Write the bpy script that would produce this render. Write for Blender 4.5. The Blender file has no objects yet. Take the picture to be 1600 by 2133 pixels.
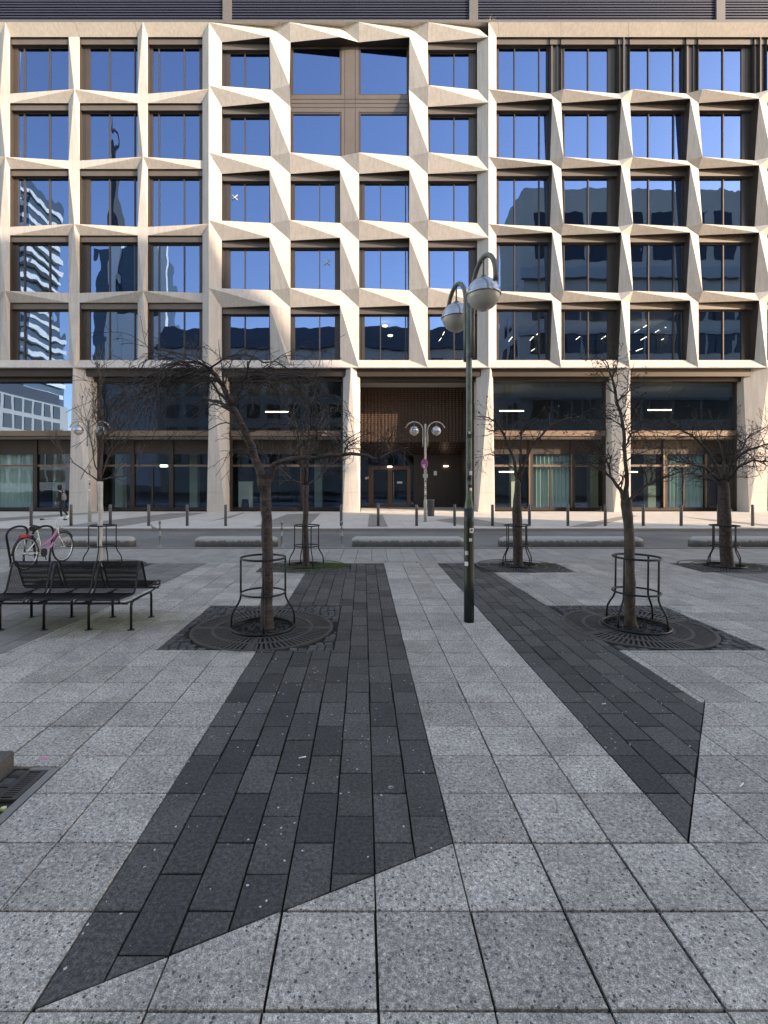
import bpy, math, random
from mathutils import Vector, Matrix
random.seed(7)
R = math.radians
scene = bpy.context.scene
COL = scene.collection
F = 1040.0; CX = 757.0; CY = 1002.0; H = 1.826
def PX(px, Y): return (px - CX) * Y / F
def PZ(py, Y): return H - (py - CY) * Y / F
def PT(px, py, Y): return Vector((PX(px, Y), Y, PZ(py, Y)))
def GR(px, py):
    Y = F * H / (py - CY); return (PX(px, Y), Y)

# ------------------------------------------------------------------ mesh builder
class MB:
    def __init__(s): s.v = []; s.f = []; s.m = []; s.sm = []
    def add(s, vs, fs, mi=0, smooth=False):
        b = len(s.v); s.v += [tuple(v) for v in vs]
        for f in fs: s.f.append(tuple(b + i for i in f)); s.m.append(mi); s.sm.append(smooth)
    def poly(s, vs, mi=0): s.add(vs, [tuple(range(len(vs)))], mi)
    def box(s, x0, x1, y0, y1, z0, z1, mi=0):
        v = [(x0,y0,z0),(x1,y0,z0),(x1,y1,z0),(x0,y1,z0),(x0,y0,z1),(x1,y0,z1),(x1,y1,z1),(x0,y1,z1)]
        s.add(v, [(0,3,2,1),(4,5,6,7),(0,1,5,4),(1,2,6,5),(2,3,7,6),(3,0,4,7)], mi)
    def cbox(s, x0, x1, y0, y1, z0, z1, c=.01, mi=0):      # box with chamfered top rim
        v = [(x0,y0,z0),(x1,y0,z0),(x1,y1,z0),(x0,y1,z0),(x0,y0,z1-c),(x1,y0,z1-c),(x1,y1,z1-c),(x0,y1,z1-c),
             (x0+c,y0+c,z1),(x1-c,y0+c,z1),(x1-c,y1-c,z1),(x0+c,y1-c,z1)]
        s.add(v, [(0,3,2,1),(0,1,5,4),(1,2,6,5),(2,3,7,6),(3,0,4,7),(4,5,9,8),(5,6,10,9),(6,7,11,10),(7,4,8,11),(8,9,10,11)], mi)
    def slab(s, pl, z0, z1, c=.004, mi=0):                  # convex ccw polygon slab with a small chamfer
        n = len(pl); cx = sum(p[0] for p in pl)/n; cy = sum(p[1] for p in pl)/n
        b = len(s.v)
        def ins(p):
            d = math.hypot(cx-p[0], cy-p[1]) or 1; k = min(c*1.4/d, .4)
            return (p[0]+(cx-p[0])*k, p[1]+(cy-p[1])*k)
        vs = [(p[0],p[1],z0) for p in pl] + [(p[0],p[1],z1-c) for p in pl] + [(*ins(p), z1) for p in pl]
        fs = []
        for i in range(n):
            j = (i+1) % n
            fs.append((i, j, n+j, n+i)); fs.append((n+i, n+j, 2*n+j, 2*n+i))
        fs.append(tuple(2*n+i for i in range(n)))
        s.add(vs, fs, mi)
    def tube(s, pts, rad, n=6, mi=0, caps=True, closed=False):
        pts = [Vector(p) for p in pts]
        if not hasattr(rad, '__len__'): rad = [rad]*len(pts)
        N = len(pts); b = len(s.v); up = None; rings = []
        for i in range(N):
            if closed: t = (pts[(i+1)%N]-pts[i-1])
            else: t = pts[min(i+1,N-1)]-pts[max(i-1,0)]
            if t.length < 1e-9: t = Vector((0,0,1))
            t.normalize()
            if up is None:
                a = Vector((0,0,1)) if abs(t.z) < .9 else Vector((1,0,0))
                up = (a - t*a.dot(t)).normalized()
            else:
                up = up - t*up.dot(t)
                if up.length < 1e-6: up = t.orthogonal()
                up.normalize()
            w = t.cross(up)
            for k in range(n):
                a = 2*math.pi*k/n
                s.v.append(tuple(pts[i] + (up*math.cos(a)+w*math.sin(a))*rad[i]))
        M = N if closed else N-1
        for i in range(M):
            for k in range(n):
                i2 = (i+1) % N
                s.f.append((b+i*n+k, b+i*n+(k+1)%n, b+i2*n+(k+1)%n, b+i2*n+k)); s.m.append(mi); s.sm.append(True)
        if caps and not closed:
            s.f.append(tuple(b+k for k in reversed(range(n)))); s.m.append(mi); s.sm.append(False)
            s.f.append(tuple(b+(N-1)*n+k for k in range(n))); s.m.append(mi); s.sm.append(False)
    def ring(s, c, r, tr, n=32, k=6, mi=0):
        s.tube([(c[0]+r*math.cos(2*math.pi*i/n), c[1]+r*math.sin(2*math.pi*i/n), c[2]) for i in range(n)], tr, k, mi, closed=True)
    def lathe(s, c, prof, n=16, mi=0, smooth=True):         # prof: (r, z)
        b = len(s.v)
        for r, z in prof:
            for k in range(n):
                a = 2*math.pi*k/n; s.v.append((c[0]+r*math.cos(a), c[1]+r*math.sin(a), c[2]+z))
        for i in range(len(prof)-1):
            for k in range(n):
                s.f.append((b+i*n+k, b+i*n+(k+1)%n, b+(i+1)*n+(k+1)%n, b+(i+1)*n+k)); s.m.append(mi); s.sm.append(smooth)
        s.f.append(tuple(b+k for k in reversed(range(n)))); s.m.append(mi); s.sm.append(False)
        s.f.append(tuple(b+(len(prof)-1)*n+k for k in range(n))); s.m.append(mi); s.sm.append(False)
    def build(s, name, mat, parent=None, org=None):
        if org is None: org = root_loc(parent) if parent else Vector((0,0,0))
        org = Vector(org)
        me = bpy.data.meshes.new(name)
        me.from_pydata([(v[0]-org.x, v[1]-org.y, v[2]-org.z) for v in s.v], [], s.f)
        for m in (mat if isinstance(mat, (list, tuple)) else [mat]): me.materials.append(m)
        me.polygons.foreach_set('material_index', s.m)
        me.polygons.foreach_set('use_smooth', s.sm)
        me.update()
        o = bpy.data.objects.new(name, me); COL.objects.link(o)
        if parent: o.parent = parent
        else: o.location = org
        return o
def root_loc(o):
    while o.parent: o = o.parent
    return o.location.copy()
def tag(o, label=None, cat=None, group=None, kind=None):
    if label: o['label'] = label
    if cat: o['category'] = cat
    if group: o['group'] = group
    if kind: o['kind'] = kind
    return o
def struct(o): o['kind'] = 'structure'; return o
def empty(name, loc, label=None, cat=None, group=None, rz=0):
    o = bpy.data.objects.new(name, None); COL.objects.link(o)
    o.location = loc; o.rotation_euler = (0,0,rz); o.empty_display_size = .1
    return tag(o, label, cat, group)
def copy_tree(o, parent=None):
    c = o.copy(); COL.objects.link(c)
    if parent: c.parent = parent
    for ch in [x for x in COL.objects if x.parent == o]: copy_tree(ch, c)
    return c
def dup(o, loc, label, rz=None, scale=None):
    c = copy_tree(o); c.location = loc; c['label'] = label
    tilt = (random.uniform(-.012,.012), random.uniform(-.012,.012)) if 'guard' in o.name else (0, 0)
    if rz is not None: c.rotation_euler = (*tilt,rz)
    if scale: c.scale = (scale,)*3
    return c

# ------------------------------------------------------------------ materials
class NT:
    def __init__(s, name):
        s.m = bpy.data.materials.new(name); s.m.use_nodes = True
        s.n = s.m.node_tree.nodes; s.l = s.m.node_tree.links
        s.n.clear(); s.out = s.n.new('ShaderNodeOutputMaterial')
    def N(s, t, ins={}, **kw):
        n = s.n.new('ShaderNode'+t)
        for k, v in kw.items(): setattr(n, k, v)
        for k, v in ins.items():
            if isinstance(v, bpy.types.NodeSocket): s.l.new(v, n.inputs[k])
            else: n.inputs[k].default_value = v
        return n
    def co(s): return s.N('TexCoord').outputs['Object']
    def noise(s, scale, detail=4, rough=.55, vec=None):
        return s.N('TexNoise', {'Vector': vec if vec else s.co(), 'Scale': scale, 'Detail': detail, 'Roughness': rough}).outputs['Fac']
    def ramp(s, fac, stops):
        r = s.N('ValToRGB', {'Fac': fac}); e = r.color_ramp.elements
        while len(e) > 1: e.remove(e[-1])
        for i, (p, c) in enumerate(stops):
            if i == 0: e[0].position = p; el = e[0]
            else: el = e.new(p)
            el.color = (c[0], c[1], c[2], 1) if hasattr(c, '__len__') else (c, c, c, 1)
        return r.outputs['Color']
    def math(s, op, a, b=0.0, c=None):
        ins = {0: a, 1: b}
        if c is not None: ins[2] = c
        return s.N('Math', ins, operation=op).outputs[0]
    def mix(s, fac, a, b, mode='MIX'):
        def c4(x): return (*x, 1) if isinstance(x, tuple) and len(x) == 3 else x
        n = s.N('Mix', {}, data_type='RGBA', blend_type=mode)
        for key, v in ((0, fac), (6, c4(a)), (7, c4(b))):
            if isinstance(v, bpy.types.NodeSocket): s.l.new(v, n.inputs[key])
            else: n.inputs[key].default_value = v
        return n.outputs[2]
    def bump(s, h, strength=.3, dist=.01):
        return s.N('Bump', {'Height': h, 'Strength': strength, 'Distance': dist}).outputs['Normal']
    def bsdf(s, color, rough=.7, metal=0., normal=None, spec=.5, **kw):
        if isinstance(color, tuple) and len(color) == 3: color = (*color, 1)
        ins = {'Base Color': color, 'Roughness': rough, 'Metallic': metal, 'Specular IOR Level': spec}
        if normal: ins['Normal'] = normal
        ins.update(kw)
        b = s.N('BsdfPrincipled', ins)
        s.l.new(b.outputs[0], s.out.inputs[0]); return s.m
def simple(name, col, rough=.6, metal=0., var=.18, scale=6., bump=.0, spec=.5):
    t = NT(name); nz = t.noise(scale, 5)
    c = t.mix(nz, tuple(x*(1-var) for x in col), tuple(x*(1+var) for x in col))
    nrm = t.bump(t.noise(scale*12, 4), bump, .004) if bump else None
    return t.bsdf(c, rough, metal, nrm, spec)

def paving_mat(name, lo, hi, warm, speck=.85, flake=.9, tone=.28, stain=.55):
    t = NT(name); co = t.co()
    isl = t.N('NewGeometry').outputs['Random Per Island']
    base = t.mix(isl, lo, hi)
    big = t.noise(.55, 4, .6); mid = t.noise(5.5, 5, .65)
    base = t.mix(t.ramp(big, [(.3, 0), (.7, 1)]), base, t.mix(.5, base, warm))
    base = t.mix(stain, base, t.ramp(mid, [(.25, .35), (.75, 1.0)]), 'MULTIPLY')
    blot = t.ramp(t.noise(2.1, 3, .5), [(.52, 1.0), (.60, .72), (.66, .78), (.80, .68)])
    base = t.mix(stain, base, blot, 'MULTIPLY')
    gv = t.N('TexVoronoi', {'Vector': co, 'Scale': 5.2}); gs = t.N('SeparateColor', {'Color': gv.outputs['Color']})
    gum = t.math('MULTIPLY', t.math('GREATER_THAN', gs.outputs[0], .80), t.math('LESS_THAN', gv.outputs['Distance'], .085))
    base = t.mix(t.math('MULTIPLY', gum, .45), base, t.mix(t.math('GREATER_THAN', gs.outputs[1], .5), (.05,.05,.05), (.42,.41,.39)))
    # aggregate: coarse dark and pale stones, fine grain
    sp = t.noise(48, 5, .78)
    base = t.mix(speck, base, t.ramp(sp, [(.36, .38), (.44, .72), (.50, 1.0), (.55, 1.22), (.63, 1.75)]), 'MULTIPLY')
    v3 = t.noise(210, 2, .7)
    base = t.mix(speck, base, t.ramp(v3, [(.37, .52), (.5, .98), (.62, 1.5)]), 'MULTIPLY')
    wob = t.N('VectorMath', {0: co, 1: t.N('VectorMath', {0: t.N('TexNoise', {'Vector': co, 'Scale': 90.0}).outputs['Color'], 1: (.012,.012,.012)}, operation='MULTIPLY').outputs[0]}, operation='ADD').outputs[0]
    v2 = t.N('TexVoronoi', {'Vector': wob, 'Scale': 58.0}); s2 = t.N('SeparateColor', {'Color': v2.outputs['Color']}).outputs[1]
    dark = t.math('MULTIPLY', t.math('GREATER_THAN', s2, .80), t.math('LESS_THAN', v2.outputs['Distance'], .33))
    base = t.mix(t.math('MULTIPLY', dark, speck), base, (.03,.032,.036))
    pale = t.math('MULTIPLY', t.math('LESS_THAN', s2, .16), t.math('LESS_THAN', v2.outputs['Distance'], .36))
    base = t.mix(t.math('MULTIPLY', pale, .5*speck), base, t.mix(1.0, base, (1.7,1.68,1.62), 'MULTIPLY'))
    v4 = t.N('TexVoronoi', {'Vector': wob, 'Scale': 30.0}); s4 = t.N('SeparateColor', {'Color': v4.outputs['Color']}).outputs[2]
    patch = t.math('MULTIPLY', t.ramp(t.noise(1.1, 2), [(.42, 0), (.62, 1)]), .045)
    fl = t.math('MULTIPLY', t.math('GREATER_THAN', s4, t.math('SUBTRACT', .984, patch)), t.math('LESS_THAN', v4.outputs['Distance'], .24))
    base = t.mix(t.math('MULTIPLY', fl, flake), base, (.62,.63,.64))
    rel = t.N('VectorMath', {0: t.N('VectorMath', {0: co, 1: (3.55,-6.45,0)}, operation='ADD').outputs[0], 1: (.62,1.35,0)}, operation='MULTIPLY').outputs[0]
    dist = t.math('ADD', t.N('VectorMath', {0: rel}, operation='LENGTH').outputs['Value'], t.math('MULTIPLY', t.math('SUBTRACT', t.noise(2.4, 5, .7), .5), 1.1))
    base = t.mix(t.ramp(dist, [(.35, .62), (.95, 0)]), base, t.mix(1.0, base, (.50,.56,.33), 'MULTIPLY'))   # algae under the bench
    h = t.math('ADD', t.math('MULTIPLY', sp, .5), v3)
    rough = t.ramp(mid, [(.2, .55), (.8, .85)])
    return t.bsdf(base, rough, 0, t.bump(h, .35, .0025), .35)

M = {}
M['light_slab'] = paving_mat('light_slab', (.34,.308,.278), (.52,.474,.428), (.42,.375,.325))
M['dark_slab'] = paving_mat('dark_slab', (.032,.032,.034), (.105,.099,.095), (.105,.098,.085), .85, .8, stain=.5)
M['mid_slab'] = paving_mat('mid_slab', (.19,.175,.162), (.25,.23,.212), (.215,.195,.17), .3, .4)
M['walk_slab'] = paving_mat('walk_slab', (.33,.305,.28), (.41,.38,.345), (.36,.335,.30), .25, .2)
M['far_slab'] = paving_mat('far_slab', (.55,.52,.475), (.63,.595,.545), (.56,.52,.47), .15, 0, stain=.2)
M['far_dark'] = paving_mat('far_dark', (.25,.235,.215), (.31,.29,.27), (.27,.25,.22), .15, 0, stain=.2)
M['cobble'] = paving_mat('cobble', (.05,.048,.05), (.13,.125,.125), (.08,.07,.065), .3, .2)
M['joint'] = simple('joint_sand', (.012,.012,.011), .95, 0, .5, 9)
M['earth'] = simple('earth', (.028,.024,.02), .95, 0, .5, 30, .6)
M['kerb'] = simple('kerb_stone', (.20,.188,.178), .85, 0, .25, 7, .3)
def asphalt():
    t = NT('asphalt')
    b = t.mix(t.ramp(t.noise(.35, 3), [(.35, 0), (.65, 1)]), (.12,.113,.11), (.20,.19,.18))
    b = t.mix(.6, b, t.ramp(t.noise(140, 3, .7), [(.3, .6), (.7, 1.35)]), 'MULTIPLY')
    b = t.mix(.35, b, t.ramp(t.noise(3.2, 5), [(.3, .7), (.7, 1.15)]), 'MULTIPLY')
    return t.bsdf(b, .85, 0, t.bump(t.noise(180, 3), .4, .004))
M['asphalt'] = asphalt()
def stone():
    t = NT('facade_stone'); co = t.co()
    b = t.mix(t.ramp(t.noise(.4, 5, .6), [(.3, 0), (.7, 1)]), (.475,.447,.422), (.53,.50,.472))
    b = t.mix(.5, b, t.ramp(t.noise(7, 6, .7), [(.3, .90), (.7, 1.06)]), 'MULTIPLY')
    b = t.mix(.5, b, t.ramp(t.noise(60, 3, .7), [(.3, .88), (.7, 1.08)]), 'MULTIPLY')
    wv = t.N('Mapping', {'Vector': co, 'Scale': (5, 5, .35)}).outputs[0]
    b = t.mix(.5, b, t.ramp(t.noise(1.6, 5, .65, wv), [(.40, .74), (.58, 1.0)]), 'MULTIPLY')
    return t.bsdf(b, .8, 0, t.bump(t.noise(45, 4), .18, .006), .3)
M['stone'] = stone()
def brown(name, c, metal=.35, rough=.45):
    t = NT(name)
    b = t.mix(t.noise(1.6, 4), tuple(x*.85 for x in c), tuple(x*1.15 for x in c))
    b = t.mix(.4, b, t.ramp(t.noise(22, 5), [(.3,.85),(.7,1.1)]), 'MULTIPLY')
    return t.bsdf(b, rough, metal, t.bump(t.noise(3, 2), .05, .01))
M['bronze'] = brown('bronze_metal', (.068,.056,.049))
M['bronze_light'] = brown('bronze_panel', (.125,.106,.094), .3, .5)
M['bronze_dark'] = brown('bronze_dark', (.045,.035,.031), .3, .5)
M['fascia'] = brown('bronze_fascia', (.185,.130,.098), .3, .5)
M['door_wood'] = brown('bronze_door', (.15,.085,.06), .2, .5)
M['cap'] = brown('roof_cap', (.12,.115,.112), .2, .5)
def glass(name, refl, tint, wob=.05, scl=.55):
    t = NT(name); co = t.co()
    n1 = t.N('Mapping', {'Vector': co, 'Scale': (1, 1, .55)}).outputs[0]
    nz = t.noise(scl, 2, .45, n1)
    nrm = t.bump(nz, 1.0, wob)
    fr = t.N('LayerWeight', {'Blend': .35}).outputs['Fresnel']
    fac = t.math('ADD', refl, t.math('MULTIPLY', fr, .55)); fac = t.math('MINIMUM', fac, .95)
    g = t.N('BsdfGlossy', {'Color': (.235,.40,.73,1), 'Roughness': .0, 'Normal': nrm})
    tr = t.N('BsdfTransparent', {'Color': (*tint, 1)})
    mx = t.N('MixShader', {0: fac, 1: tr.outputs[0], 2: g.outputs[0]})
    t.l.new(mx.outputs[0], t.out.inputs[0]); return t.m
M['glass'] = glass('window_glass', .46, (.34,.43,.45), .012)
M['bay_glass'] = glass('bay_glass', .60, (.3,.4,.42), .003)
M['shop_glass'] = glass('shop_glass', .11, (.74,.87,.85), .006)
M['room'] = simple('room_wall', (.06,.063,.063), .9)
M['room_light'] = simple('room_ceiling', (.30,.30,.29), .9)
M['room_pale'] = simple('room_pale', (.45,.52,.48), .8)
def bronze_mesh():
    t = NT('bronze_mesh'); sx = t.N('SeparateXYZ', {'Vector': t.co()})
    k = 2*math.pi/.42
    u = t.math('MULTIPLY', t.math('ADD', sx.outputs[0], t.math('MULTIPLY', sx.outputs[2], 1.75)), k)
    v = t.math('MULTIPLY', t.math('SUBTRACT', sx.outputs[0], t.math('MULTIPLY', sx.outputs[2], 1.75)), k)
    w = t.math('MULTIPLY', t.math('SINE', u), t.math('SINE', v))
    h = t.ramp(t.math('ADD', t.math('MULTIPLY', w, .5), .5), [(.25, 0), (.62, 1)])
    c = t.mix(h, (.060,.038,.029), (.092,.058,.043))
    return t.bsdf(c, .38, .55, t.bump(h, .9, .03))
M['mesh'] = bronze_mesh()
def louvre():
    t = NT('louvre_metal')
    return t.bsdf(t.mix(t.noise(.8, 3), (.018,.022,.042), (.030,.035,.060)), .5, .1)
M['louvre'] = louvre()
M['steel_dark'] = simple('dark_steel', (.022,.022,.025), .42, .6, .3, 9)
M['bollard'] = simple('bollard_grey', (.10,.10,.105), .5, .3, .15, 9)
M['galv'] = simple('galvanised', (.22,.22,.22), .45, .6, .3, 12)
M['iron'] = simple('cast_iron', (.072,.066,.063), .65, .4, .4, 18, .3)
M['concrete'] = None
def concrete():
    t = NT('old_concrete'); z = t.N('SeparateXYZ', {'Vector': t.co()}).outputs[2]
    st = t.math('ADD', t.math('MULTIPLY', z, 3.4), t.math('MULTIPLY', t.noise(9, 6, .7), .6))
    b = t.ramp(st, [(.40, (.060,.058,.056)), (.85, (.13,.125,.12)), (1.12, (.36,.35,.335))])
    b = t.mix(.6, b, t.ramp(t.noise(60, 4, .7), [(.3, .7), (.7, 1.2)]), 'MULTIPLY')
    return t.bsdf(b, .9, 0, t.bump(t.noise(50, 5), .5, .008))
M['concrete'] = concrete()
def bark(name, a, b, s=14, stretch=.25):
    t = NT(name); mp = t.N('Mapping', {'Vector': t.co(), 'Scale': (1, 1, stretch)}).outputs[0]
    nz = t.noise(s, 6, .7, mp)
    c = t.ramp(nz, [(.33, a), (.5, tuple((x+y)/2 for x, y in zip(a, b))), (.68, b)])
    return t.bsdf(c, .75, 0, t.bump(t.noise(s*1.8, 5, .7, mp), .8, .012), .4)
M['bark_dark'] = bark('cherry_bark', (.006,.005,.005), (.10,.074,.067), 9, 2.2)
M['bark_brown'] = bark('rough_bark', (.012,.008,.008), (.085,.055,.046), 24, .8)
M['bark_grey'] = bark('grey_bark', (.016,.012,.010), (.10,.074,.062), 11, .5)
M['bark_white'] = bark('limewashed_bark', (.38,.36,.34), (.62,.60,.57), 12, .3)
M['twig'] = bark('twig_bark', (.012,.009,.009), (.055,.044,.042), 20, 1)
M['twig_grey'] = bark('twig_grey', (.035,.028,.026), (.13,.11,.10), 20, 1)
M['bud'] = simple('bud', (.06,.05,.03), .8, 0, .4, 40)
def lamp_green():
    t = NT('lamp_green')
    c = t.ramp(t.noise(9, 6, .7), [(.35, (.075,.10,.080)), (.6, (.14,.17,.14)), (.75, (.21,.23,.20))])
    return t.bsdf(c, .5, .1, t.bump(t.noise(30, 4), .2, .004))
M['lamp_green'] = lamp_green()
M['lamp_black'] = simple('lamp_sleeve', (.010,.016,.014), .4, .1, .4, 8, .1)
M['lamp_cap'] = simple('lamp_cap', (.40,.42,.47), .25, .7, .15, 4)
M['lamp_arm'] = simple('lamp_arm', (.13,.13,.115), .5, .3, .25, 9)
M['lamp_bowl'] = simple('lamp_bowl', (.42,.40,.37), .3, 0, .3, 9, 0, .6)
M['lamp_grey'] = simple('lamp_grey', (.36,.35,.32), .5, .2, .2, 9)
M['white'] = simple('white_paint', (.72,.72,.70), .5, 0, .08, 10)
M['black'] = simple('black_rubber', (.012,.012,.013), .6, 0, .3, 10)
M['cloth'] = simple('dark_cloth', (.012,.013,.020), .9, 0, .4, 30, .3)
M['bag'] = simple('grey_canvas', (.17,.165,.155), .9, 0, .2, 30, .3)
M['skin'] = simple('skin', (.38,.24,.18), .6, 0, .08, 10)
M['pink'] = simple('pink_paint', (.60,.16,.34), .4, 0, .1, 10)
M['red'] = simple('red_paint', (.50,.03,.04), .4, 0, .1, 10)
M['signred'] = simple('sign_red', (.55,.05,.10), .5, 0, .15, 20)
M['signblue'] = simple('sign_blue', (.07,.05,.26), .5, 0, .2, 20)
M['orange'] = simple('orange_reflector', (.65,.2,.05), .4, 0, .1, 10)
M['silver'] = simple('silver', (.60,.60,.60), .3, .8, .1, 10)
M['grass'] = simple('grass', (.09,.14,.035), .85, 0, .5, 12)
M['drygrass'] = simple('dry_grass', (.36,.25,.16), .9, 0, .3, 12)
M['pigeon'] = simple('pigeon_grey', (.25,.25,.27), .8, 0, .3, 30)
M['pinkspray'] = simple('pink_spray', (.62,.20,.30), .8, 0, .2, 60)
def curtain():
    t = NT('curtain_cloth'); sx = t.N('SeparateXYZ', {'Vector': t.co()})
    a = t.math('SINE', t.math('MULTIPLY', sx.outputs[0], 95)); b = t.math('SINE', t.math('MULTIPLY', sx.outputs[2], 75))
    d = t.math('GREATER_THAN', t.math('MULTIPLY', a, b), .45)
    c = t.mix(d, (.74,.86,.82), (.10,.17,.17))
    return t.bsdf(c, .9)
M['curtain'] = curtain()
def emit(name, col, s):
    t = NT(name); e = t.N('Emission', {'Color': (*col, 1), 'Strength': s}); t.l.new(e.outputs[0], t.out.inputs[0]); return t.m
M['lamp_on'] = emit('light_tube', (1, .97, .88), 3.0)
M['sign_on'] = emit('exit_light', (.6, 1, .8), 1.6)

# ------------------------------------------------------------------ polygon tools
def clip(poly, a, b, keep_left=True):
    out = []
    def side(p):
        s = (b[0]-a[0])*(p[1]-a[1])-(b[1]-a[1])*(p[0]-a[0]); return s if keep_left else -s
    n = len(poly)
    for i in range(n):
        p, q = poly[i], poly[(i+1)%n]; sp, sq = side(p), side(q)
        if sp >= 0: out.append(p)
        if (sp > 0 and sq < 0) or (sp < 0 and sq > 0):
            t = sp/(sp-sq); out.append((p[0]+(q[0]-p[0])*t, p[1]+(q[1]-p[1])*t))
    return out
def area(p): return .5*sum(p[i][0]*p[(i+1)%len(p)][1]-p[(i+1)%len(p)][0]*p[i][1] for i in range(len(p)))
def inter(poly, cv):
    for i in range(len(cv)):
        poly = clip(poly, cv[i], cv[(i+1)%len(cv)])
        if len(poly) < 3: return []
    return poly
def subtract(poly, cv):
    it = inter(poly, cv)
    if len(it) < 3 or abs(area(it)) < 1e-5: return [poly]
    out = []; rest = poly
    for i in range(len(cv)):
        a, b = cv[i], cv[(i+1)%len(cv)]
        o = clip(rest, a, b, False)
        if len(o) > 2 and abs(area(o)) > 2e-4: out.append(o)
        rest = clip(rest, a, b)
        if len(rest) < 3: break
    return out
def rect(x0, x1, y0, y1): return [(x0,y0),(x1,y0),(x1,y1),(x0,y1)]
def shrink(p, g):
    n = len(p); res = p
    for i in range(n):
        a, b = p[i], p[(i+1)%n]; dx, dy = b[0]-a[0], b[1]-a[1]; L = math.hypot(dx, dy)
        if L < 1e-6: continue
        nx, ny = -dy/L*g, dx/L*g
        res = clip(res, (a[0]+nx, a[1]+ny), (b[0]+nx, b[1]+ny))
        if len(res) < 3: return []
    return res

# ================================================================== GROUND
b = MB(); b.box(-400, 400, -400, 400, -1.2, -.020); struct(b.build('ground', M['joint']))
strip1 = [(-1.147,1.722),(.453,2.522),(.453,11.1),(-1.147,11.1)]
strip2 = [(1.645,2.529),(2.782,4.075),(2.757,5.4),(2.665,8.1),(2.57,11.1),(1.645,11.1)]
strip0 = [(-7.2,4.2),(-3.80,4.2),(-3.74,5.5),(-3.56,9.4),(-3.45,11.1),(-7.2,11.1)]
strip4 = [(7.9,5.0),(13.5,5.0),(13.5,11.1),(6.78,11.1),(7.20,8.9)]
sqn = [rect(-2.24,-.32,5.39,7.33), rect(2.46,4.38,5.39,7.33)]
sqf = [rect(cx-.95, cx+.95, 9.98, 11.1) for cx in (-5.6,-1.22,3.33,7.75)]
drain = rect(-6,-1.93,-2,3.19)
pave_top = 11.1
lm = MB(); dm = MB(); mm = MB()
def lay(mb, poly, cuts, keep=None, g=.0042, z=0.0):
    ps = [poly]
    if keep: ps = [inter(poly, keep)]
    for c in cuts:
        nx = []
        for p in ps:
            if len(p) < 3: continue
            nx += subtract(p, c)
        ps = nx
    for p in ps:
        if len(p) > 2 and abs(area(p)) > 3e-4:
            q = shrink(p, g*random.choice((.7,.8,1,1,1.2,1.7)))
            q = [(a_+random.uniform(-.0015,.0015), b_+random.uniform(-.0015,.0015)) for a_, b_ in q]
            if len(q) > 2 and abs(area(q)) > 2e-4: mb.slab(q, -.018, z + random.uniform(-.0012, .0012), .003)
x0 = .053; y0 = 1.722
for i in range(-36, 36):
    for j in range(-9, 24):
        xa = x0+.4*i; ya = y0+.4*j
        if ya >= pave_top: continue
        lay(lm, rect(xa, xa+.4, ya, min(ya+.4, pave_top)), [strip1, strip2, strip0, strip4, drain]+sqn+sqf)
def lay_strip(mb, st, xs, mbw, cuts):
    y_lo = min(p[1] for p in st)-.5; k = 0
    xr = max(p[0] for p in st); x = xs; k = 0
    while x < xr:
        y = y0 - .4*6 + (.2 if k % 2 else 0)
        while y < pave_top:
            if y + .4 > y_lo: lay(mb, rect(x, x+mbw, y, min(y+.4, pave_top)), cuts, keep=st, g=.0048)
            y += .4
        x += mbw; k += 1
lay_strip(dm, strip1, -1.147, .2, sqn+sqf)
lay_strip(dm, strip2, 1.645, .2, [sqf[2], [(2.86,5.39),(4.38,5.39),(4.38,7.33),(2.86,7.33)]])
lay_strip(mm, strip0, -7.2, .4, sqf[:1])
lay_strip(mm, strip4, 6.7, .4, sqf[3:])
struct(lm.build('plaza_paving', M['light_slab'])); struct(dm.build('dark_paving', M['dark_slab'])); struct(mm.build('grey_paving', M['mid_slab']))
# near side pavement, between plaza and road
wm = MB()
for (ya, yb, w, off) in ((11.1,11.42,.7,.1),(11.42,12.49,.37,.0),(12.49,13.45,.37,.02)):
    x = -22+off
    while x < 22: lay(wm, rect(x, x+w, ya, yb), [], g=.004, z=.001); x += w
struct(wm.build('pavement', M['walk_slab']))
km = MB(); x = -22
while x < 22: km.cbox(x+.003, x+.997, 13.45, 13.60, -.02, .03, .012); x += 1
x = -24
while x < 24: km.cbox(x+.003, x+.997, 18.12, 18.27, -.02, .10, .012); x += 1
struct(km.build('kerb', M['kerb']))
b = MB(); b.box(-60, 60, 13.60, 18.12, -.6, -.004); struct(b.build('road', M['asphalt']))
# far pavement, pale slabs with dark diagonal bands
bands_px = [[(0,1083),(0,1091),(235,1070.5),(195,1070.5)],
            [(110,1103),(245,1103),(400,1078),(430,1071.5),(345,1073),(215,1090)],
            [(392,1103),(432,1103),(482,1083),(548,1071.5),(505,1071.5)],
            [(528,1103),(640,1103),(668,1073),(598,1075)],
            [(766,1103),(808,1103),(797,1077),(770,1075)],
            [(905,1088),(965,1100),(1040,1103),(1100,1103),(960,1081)],
            [(1180,1103),(1235,1103),(1330,1078),(1300,1078)],
            [(1420,1080),(1600,1098),(1600,1102),(1480,1090)]]
bands = []
for p in bands_px:
    q = [GR(*a) for a in p]
    if area(q) < 0: q.reverse()
    bands.append(q)
fm = MB(); fd = MB()
for i in range(-34, 34):
    for j in range(0, 13):
        xa = i*.8 + (.4 if j % 2 else 0); ya = 18.27+.8*j
        if ya > 27.9: continue
        r = rect(xa, xa+.8, ya, min(ya+.8, 28.3))
        lay(fm, r, [rect(-.1,6.6,27.68,40)]+bands, g=.003, z=.10)
        for bd in bands: lay(fd, r, [], keep=bd, g=.003, z=.10)
struct(fm.build('far_pavement', M['far_slab'])); struct(fd.build('far_pavement_bands', M['far_dark']))
b = MB(); b.box(-30, 30, 18.27, 34, -.3, .078); struct(b.build('far_pavement_bed', M['joint']))
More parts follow.
